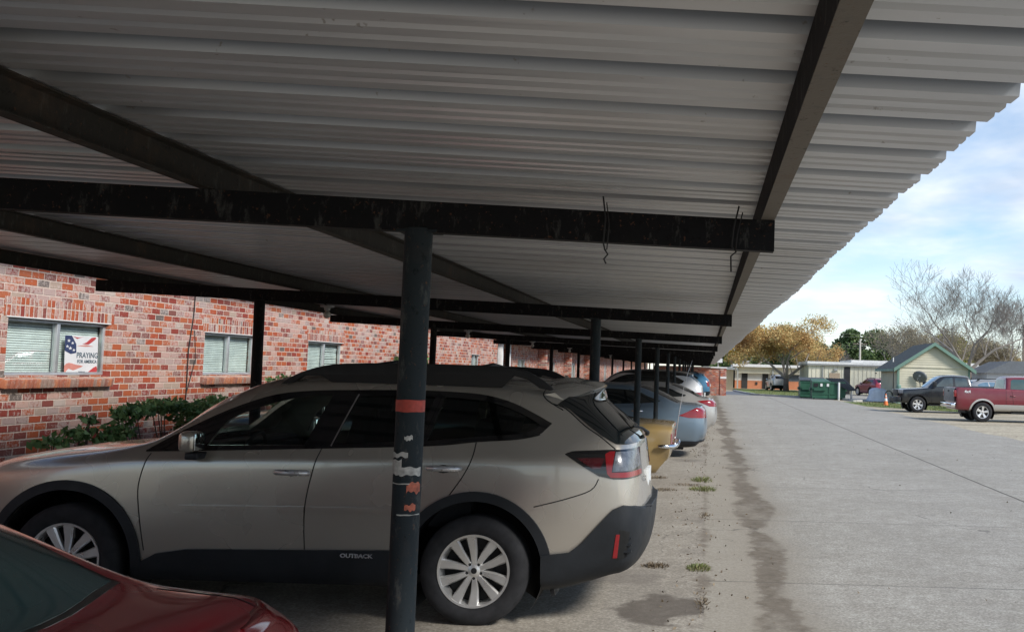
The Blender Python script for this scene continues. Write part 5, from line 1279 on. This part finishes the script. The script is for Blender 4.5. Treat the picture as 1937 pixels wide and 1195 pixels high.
link_mesh('tarpaulin', v, f, tm, t, True); MB().box(.2, 1.3, .15, .85, .12, .3).lathe([(.001, 0), (.16, 0), (.16, .08), (.001, .08)], 12, 'Y', (.5, .1, .16)).build('cart_frame', M['dark'], t)
for (x, y, h_, lb) in ((36.5, 116, 8.2, 'dark wooden utility pole at the far right edge'), (19.8, 130, 6.5, 'pale utility pole above the cream building roof')):
    t = thing('utility_pole', lb, 'utility pole', (x, y, 0), 0, 'utility poles')
    MB().tube([(0, 0, 0), (0, 0, h_)], [.16, .11], 8).build('pole', bmat('pole wood', (.16, .13, .11) if x > 30 else (.5, .47, .42)), t); MB().box(-.9, .9, -.06, .06, h_-.7, h_-.58).build('crossarm', bmat('arm wood', (.16, .13, .11)), t)
o = MB()
for z, y in ((7.4, 130), (7.05, 130), (5.9, 130), (5.6, 130)): o.tube([(-5, y, z), (10, y, z-.25), (20, y, z-.30), (36, y, z-.1), (60, y, z+.1)], .02, 4)
tag(o.build('overhead_wires', bmat('wire', (.12, .12, .12))), 'thin overhead wires strung behind the flat roofs', 'wires')
# ================================================================== TREES AND PLANTS
def leafmat(nm, stops, sc=.7, trans=.25):
    m, nt, b = new_mat(nm); P = pos(nt)
    g_ = nt.nodes.new('ShaderNodeNewGeometry')
    n = math_n(nt, 'ADD', math_n(nt, 'MULTIPLY', noise(nt, P, sc, 3), .65), math_n(nt, 'MULTIPLY', g_.outputs['Random Per Island'], .35))
    nt.links.new(ramp(nt, n, stops), b.inputs['Base Color']); b.inputs['Roughness'].default_value = .65; b.inputs['Specular IOR Level'].default_value = .3
    tr = N(nt, 'ShaderNodeBsdfTranslucent'); nt.links.new(ramp(nt, n, stops), tr.inputs[0]); mx = nt.nodes.new('ShaderNodeMixShader'); mx.inputs[0].default_value = trans
    out = nt.nodes['Material Output']; nt.links.new(b.outputs[0], mx.inputs[1]); nt.links.new(tr.outputs[0], mx.inputs[2]); nt.links.new(mx.outputs[0], out.inputs[0]); return m
def leaves(name, clumps, size, mat, parent, seed=1, shellb=.5, flat=.9):
    rg = np.random.default_rng(seed); V = []
    for (c, r, n) in clumps:
        d = rg.normal(size=(n, 3)); d /= np.linalg.norm(d, axis=1, keepdims=True)
        rad = rg.random(n)**shellb; P = np.array(c)+d*rad[:, None]*np.array(r)
        a = rg.normal(size=(n, 3)); a /= np.linalg.norm(a, axis=1, keepdims=True); b = np.cross(a, rg.normal(size=(n, 3))); b /= np.linalg.norm(b, axis=1, keepdims=True)
        s = size*rg.uniform(.6, 1.4, size=(n, 1)); w_ = s*.55
        V.append(np.stack([P-a*s, P-b*w_, P+a*s, P+b*w_], axis=1))
    V = np.concatenate(V).reshape(-1, 3); n = len(V)//4
    me = bpy.data.meshes.new(name); me.vertices.add(len(V)); me.vertices.foreach_set('co', V.ravel()); me.loops.add(n*4); me.loops.foreach_set('vertex_index', np.arange(n*4))
    me.polygons.add(n); me.polygons.foreach_set('loop_start', np.arange(0, n*4, 4)); me.update(calc_edges=True); me.materials.append(mat)
    o = bpy.data.objects.new(name, me); COL.objects.link(o)
    if parent: o.parent = parent
    return o
def branches(rg, base, dirv, length, rad, depth, spread, mb, tips, up=.15, droop=0, nseg=3, kids=(2, 3)):
    pts = [base]; rads = [rad]; d = dirv.normalized(); p = base
    for i in range(nseg):
        d = (d+Vector((rg.uniform(-1, 1), rg.uniform(-1, 1), rg.uniform(-.5, 1)))*.16+Vector((0, 0, up*.25))).normalized(); p = p+d*(length/nseg); pts.append(p); rads.append(max(.010, rad*(1-.45*(i+1)/nseg)))
    mb.tube(pts, rads, 6 if rad > .08 else (4 if rad > .03 else 3), cap=False)
    tips.append((p, depth))
    if depth <= 0: return
    k = rg.randint(*kids)
    for j in range(k+1):
        last = j == 0
        q = p if last or rg.random() < .4 else pts[rg.randint(1, nseg)]
        ax = Vector((rg.uniform(-1, 1), rg.uniform(-1, 1), rg.uniform(-.3, .5))).normalized()
        nd = (d+ax*spread*(.5 if last else 1)+Vector((0, 0, up-droop))).normalized()
        branches(rg, q, nd, length*rg.uniform(.66, .86), rads[-1]*(.9 if last else .68), depth-1, spread, mb, tips, up, droop, nseg, kids)
bark = simple('grey bark', (.12, .10, .085), .95, 0, .3, 2, bmp=.3); bark2 = simple('pale twig bark', (.25, .22, .19), .95, 0, .25, 2)
def bare_tree(loc, h, label, seed, depth=6, spread=.75, trunk=.32, leaf=None, lean=(0, 0), kids=(2, 3), stem=.2, mat=None):
    rg = random.Random(seed); t = thing('bare_tree' if not leaf else 'autumn_tree', label, 'tree', loc); tips = []
    mb = MB(); mb.tube([(0, 0, -.1), (lean[0]*.3, 0, h*stem*.5), (lean[0]*.6, 0, h*stem)], [trunk*1.25, trunk, trunk*.92], 10); mb.build('trunk', bark, t, smooth=True)
    cr = MB(); top = Vector((lean[0]*.6, 0, h*stem)); n0 = 4
    for k in range(n0):
        a = 2*pi*k/n0+rg.uniform(-.4, .4); dv = Vector((cos(a)*spread, sin(a)*spread, 1.0)).normalized()
        branches(rg, top, dv, h*.26*rg.uniform(.85, 1.1), trunk*.6, depth, spread, cr, tips, up=.06, kids=kids)
    zm = max(p.z for p, _ in tips); s = h/zm
    cr.v = [(x*s, y*s, stem*h+(z-stem*h)*s) if z > stem*h else (x, y, z) for x, y, z in cr.v]
    cr.build('crown', mat or bark2, t)
    if leaf:
        m_, cnt, sz, rr = leaf
        cl = [((p.x*s, p.y*s, stem*h+(p.z-stem*h)*s), (rr, rr, rr*.8), cnt) for p, d in tips if d <= 1 and rg.random() < .9]
        leaves('foliage', cl, sz, m_, t, seed)
    return t
autm = leafmat('russet leaves', [(.3, (.36, .19, .07)), (.45, (.52, .33, .13)), (.55, (.62, .45, .19)), (.7, (.42, .37, .15))], .35)
yelm = leafmat('golden leaves', [(.3, (.30, .18, .03)), (.5, (.50, .31, .05)), (.7, (.30, .25, .06))], .5)
grnm = leafmat('dark evergreen leaves', [(.3, (.055, .095, .035)), (.5, (.11, .17, .06)), (.7, (.21, .27, .11))], .4)
brnm = leafmat('thin brown leaves', [(.3, (.22, .18, .11)), (.6, (.38, .33, .22))], .4)
yg = leafmat('yellow green leaves', [(.3, (.12, .15, .03)), (.6, (.36, .34, .06))], .5)
bare_tree((7.95, 100, 0), 7.5, 'spreading tree with thin russet leaves in front of the white building', 11, 4, 1.15, .27, (autm, 75, .090, .80), kids=(2, 2), stem=.17)
bare_tree((4.2, 114, 0), 7.4, 'golden leaved tree left of the russet tree, near the carport roof edge', 5, 3, .95, .25, (yelm, 85, .10, .95), kids=(2, 2), stem=.14)
bare_tree((13.4, 122, 0), 5.6, 'small rust coloured tree behind the cream building left corner', 8, 3, .9, .2, (autm, 40, .09, .8), kids=(2, 2))
bare_tree((23.4, 90, 0), 12.0, 'tall bare tree with a wide fan of twigs rising behind the shed', 21, 6, 1.0, .34, kids=(2, 2), stem=.20)
bare_tree((29.3, 97, 0), 10.2, 'bare leaning tree at the right edge with many crooked limbs', 33, 6, 1.0, .25, kids=(2, 2), stem=.16)
bare_tree((19.6, 99, 0), 7.2, 'low bare tree with spindly twigs just behind the shed ridge', 42, 5, 1.0, .2, (brnm, 5, .07, .6), kids=(2, 2), stem=.12)
bare_tree((24.6, 108, 0), 8.0, 'brownish thin leaved tree behind the tall bare tree', 44, 5, .9, .2, (brnm, 6, .075, .7), kids=(2, 2), stem=.12)
bare_tree((16.8, 128, 0), 5.5, 'pale bare tree sticking up behind the cream building', 47, 5, .9, .2, kids=(2, 2), stem=.15)
bare_tree((31, 112, 0), 6.5, 'thin brown tree beyond the right hand houses', 48, 5, 1.0, .2, (brnm, 8, .08, .7), kids=(2, 2), stem=.12)
def blob_tree(loc, h, w_, label, seed, mat, n=7000, sz=.24, name='evergreen_tree'):
    rg = random.Random(seed); t = thing(name, label, 'tree', loc)
    MB().tube([(0, 0, -.1), (0, 0, h*.5), (.1, 0, h*.75)], [.25, .18, .08], 8).build('trunk', bark, t)
    cl = []; w_ *= 1.25
    for k in range(13):
        a = rg.uniform(0, 2*pi); rr = rg.uniform(.1, .8)*w_/2; zz = h*rg.uniform(.22, .86); r_ = w_*rg.uniform(.18, .30)*(1.1-.4*zz/h)
        cl.append(((cos(a)*rr*(1.2-.6*zz/h), sin(a)*rr, zz), (r_, r_, r_*.8), n//13))
    leaves('crown', cl, sz, mat, t, seed, .45); return t
for i, (x, y, h_, w_, lb, mt) in enumerate([(14.2, 152, 7.6, 6.0, 'dark evergreen tree just right of the russet tree, beyond the cream building', grnm), (17.5, 150, 8.0, 6, 'dark evergreen tree at the left of the distant group', grnm), (21.3, 153, 9.3, 6.5, 'tallest dark evergreen tree in the distant group', grnm), (25.5, 150, 8.9, 6.5, 'broad dark evergreen tree in the middle of the distant group', grnm),
        (29.2, 148, 7.4, 5.5, 'yellow green tree at the right end of the distant group', yg), (1.8, 128, 7.0, 4.6, 'green tree just right of the carport eave, behind the end wall', grnm), (37.8, 125, 4.3, 6, 'bright yellow low tree at the far right edge', yelm),
        (33, 140, 7.5, 8, 'mid green tree far behind the bare trees', yg), (40, 150, 7.5, 9, 'olive tree in the far right background', brnm), (13, 160, 6.0, 8, 'dark green tree low behind the white building', grnm), (6, 165, 5.0, 8, 'dark green tree behind the golden tree', grnm)]):
    blob_tree((x, y, 0), h_, w_, lb, 60+i, mt)
bshm = leafmat('glossy bush leaves', [(.3, (.05, .10, .03)), (.55, (.11, .21, .07)), (.75, (.24, .36, .14))], 4, .15)
def bush(loc, clumps, label, seed, stems, sz=.042):
    t = thing('bush', label, 'bush', loc); leaves('foliage', clumps, sz, bshm, t, seed, .6)
    mb = MB(); rg = random.Random(seed)
    for (c, r, n) in clumps:
        for k in range(stems):
            e = (c[0]+rg.uniform(-.5, .5)*r[0], c[1]+rg.uniform(-.6, .6)*r[1], c[2]+rg.uniform(-.2, .6)*r[2]); mb.tube([(rg.uniform(-.05, .05), c[1]*.5+rg.uniform(-.2, .2), 0), (e[0]*.5, (e[1]+c[1])*.4, e[2]*.55), e], [.012, .009, .004], 4)
    mb.build('stem', bark, t); return t
bush((-6.75, 13.0, -.07), [((0, -1.1, 1.12), (.22, .36, .10), 300), ((0, -1.35, .90), (.18, .22, .16), 170), ((0, -.45, 1.18), (.25, .50, .10), 420), ((.05, .25, 1.08), (.28, .60, .16), 520), ((0, 1.0, 1.12), (.28, .65, .18), 560), ((.05, .1, .84), (.20, .30, .14), 160), ((.05, .55, .74), (.18, .30, .14), 150)], 'glossy green shrub below the second window, wide dense top', 71, 4)
bush((-6.75, 10.9, 0), [((0, -.45, .80), (.18, .26, .06), 90), ((0, .0, .86), (.2, .30, .09), 130), ((.05, .4, .74), (.2, .3, .12), 120), ((0, .15, 1.0), (.1, .15, .06), 40)], 'sparse low shrub sprigs below the poster window', 72, 3)
bush((-6.8, 23.2, 0), [((0, 0, 1.7), (.35, .65, .5), 1500), ((0, .3, 1.2), (.4, .9, .5), 1200)], 'tall dark shrub against the wall, seen over the wagon roof', 73, 5, .05)
bush((-6.6, 46, 0), [((0, 0, .95), (.4, 2.2, .35), 1500)], 'low hedge shrub under the far windows of the second building', 74, 4, .05)
bush((-6.75, 16.5, 0), [((0, 0, .95), (.25, .8, .3), 900), ((0, -.5, 1.3), (.2, .4, .2), 350)], 'green shrub seen through the wagon windows', 75, 4)
wdm = leafmat('weed blades', [(.3, (.10, .13, .04)), (.55, (.20, .22, .08)), (.7, (.28, .24, .13))], 9, .2); dry = leafmat('dry weed', [(.3, (.10, .075, .05)), (.7, (.22, .17, .11))], 9, .1)
def weeds(loc, n, r, h_, label, seed, mat):
    rg = random.Random(seed); v = []; f = []
    for k in range(n):
        a = rg.uniform(0, 2*pi); d = rg.random()**.7; x, y = cos(a)*d*r[0], sin(a)*d*r[1]; L_ = h_*rg.uniform(.4, 1.1)*(1.1-d*.6); ln = Vector((cos(a), sin(a), 0))*L_*rg.uniform(.3, 1.3); w_ = .0035; b = rg.uniform(0, pi); pw_ = Vector((cos(b), sin(b), 0))*w_
        p = Vector((x, y, .004)); q = p+ln*.5+Vector((0, 0, L_*.75)); e = p+ln+Vector((0, 0, L_*rg.uniform(.5, 1))); i = len(v)
        v += [p-pw_, p+pw_, q+pw_, q-pw_, e]; f += [(i, i+1, i+2, i+3), (i+3, i+2, i+4)]
    o = link_mesh('weed_tuft', v, f, mat); o.location = loc; tag(o, label, 'weeds', 'weeds in the cracked slab joint'); return o
weeds((-.01, 16.0, 0), 230, (.17, .28, 0), .09, 'larger green weed tuft in the joint behind the gold coupe', 1, wdm)
weeds((.0, 14.75, 0), 240, (.20, .22, 0), .09, 'green weed tuft in the joint, second from the gold coupe', 2, wdm)
weeds((-.02, 8.9, 0), 200, (.11, .14, 0), .06, 'small weed tuft in the joint near the drain stain', 3, wdm)
weeds((-.40, 8.95, 0), 200, (.12, .10, 0), .05, 'dry brown weed tuft behind the wagon bumper', 4, dry)
weeds((-.55, 14.6, 0), 140, (.18, .16, 0), .05, 'dry dark weed patch under the gold coupe tail', 5, dry)
weeds((-.72, 16.2, 0), 120, (.15, .12, 0), .06, 'thin dry weeds left of the joint under the gold coupe bumper', 6, dry)
weeds((.03, 12.1, 0), 60, (.06, .3, 0), .05, 'thin dry weed line in the joint between the tuft pair and the small tuft', 7, dry)
weeds((-.25, 15.3, 0), 90, (.22, .1, 0), .05, 'flat dry weeds spreading left from the green tuft pair', 8, dry)
weeds((.02, 7.6, 0), 70, (.05, .35, 0), .04, 'sparse dry weed line in the joint beside the damp patch', 9, dry)
# fallen leaves and grit
rg = np.random.default_rng(5); cl = [((float(x), float(y), .012), (.02, .02, .003), 1) for x, y in zip(rg.normal(-.05, .22, 700), rg.uniform(6, 40, 700))]+[((float(x), float(y), .012), (.02, .02, .003), 1) for x, y in zip(rg.uniform(.2, 8, 160), rg.uniform(6, 50, 160))]
o = leaves('leaf_litter', cl, .014, dry, None, 9); o['kind'] = 'stuff'; tag(o, 'scattered dry leaf crumbs and grit on the concrete', 'leaf litter')
# short real grass over the lawns near the drive
rg = random.Random(8); v = []; f = []
for k in range(9000):
    if k % 3: x, y = rg.uniform(9.4, 20), rg.uniform(53.5, 66)
    else: x, y = rg.uniform(4.2, 9), rg.uniform(79, 100)
    if x < 13.8 and y < 58-(x-9.3)*1.33 and y < 66 and x > 9.2: continue
    h_ = rg.uniform(.03, .12); a = rg.uniform(0, pi); i = len(v); c_, s_ = cos(a)*.02, sin(a)*.02
    v += [(x-c_, y-s_, .004), (x+c_, y+s_, .004), (x+rg.uniform(-.04, .04), y, h_)]; f.append((i, i+1, i+2))
o = link_mesh('grass', v, f, wdm); o['kind'] = 'stuff'; tag(o, 'short patchy green and straw grass beside the driveway', 'grass')
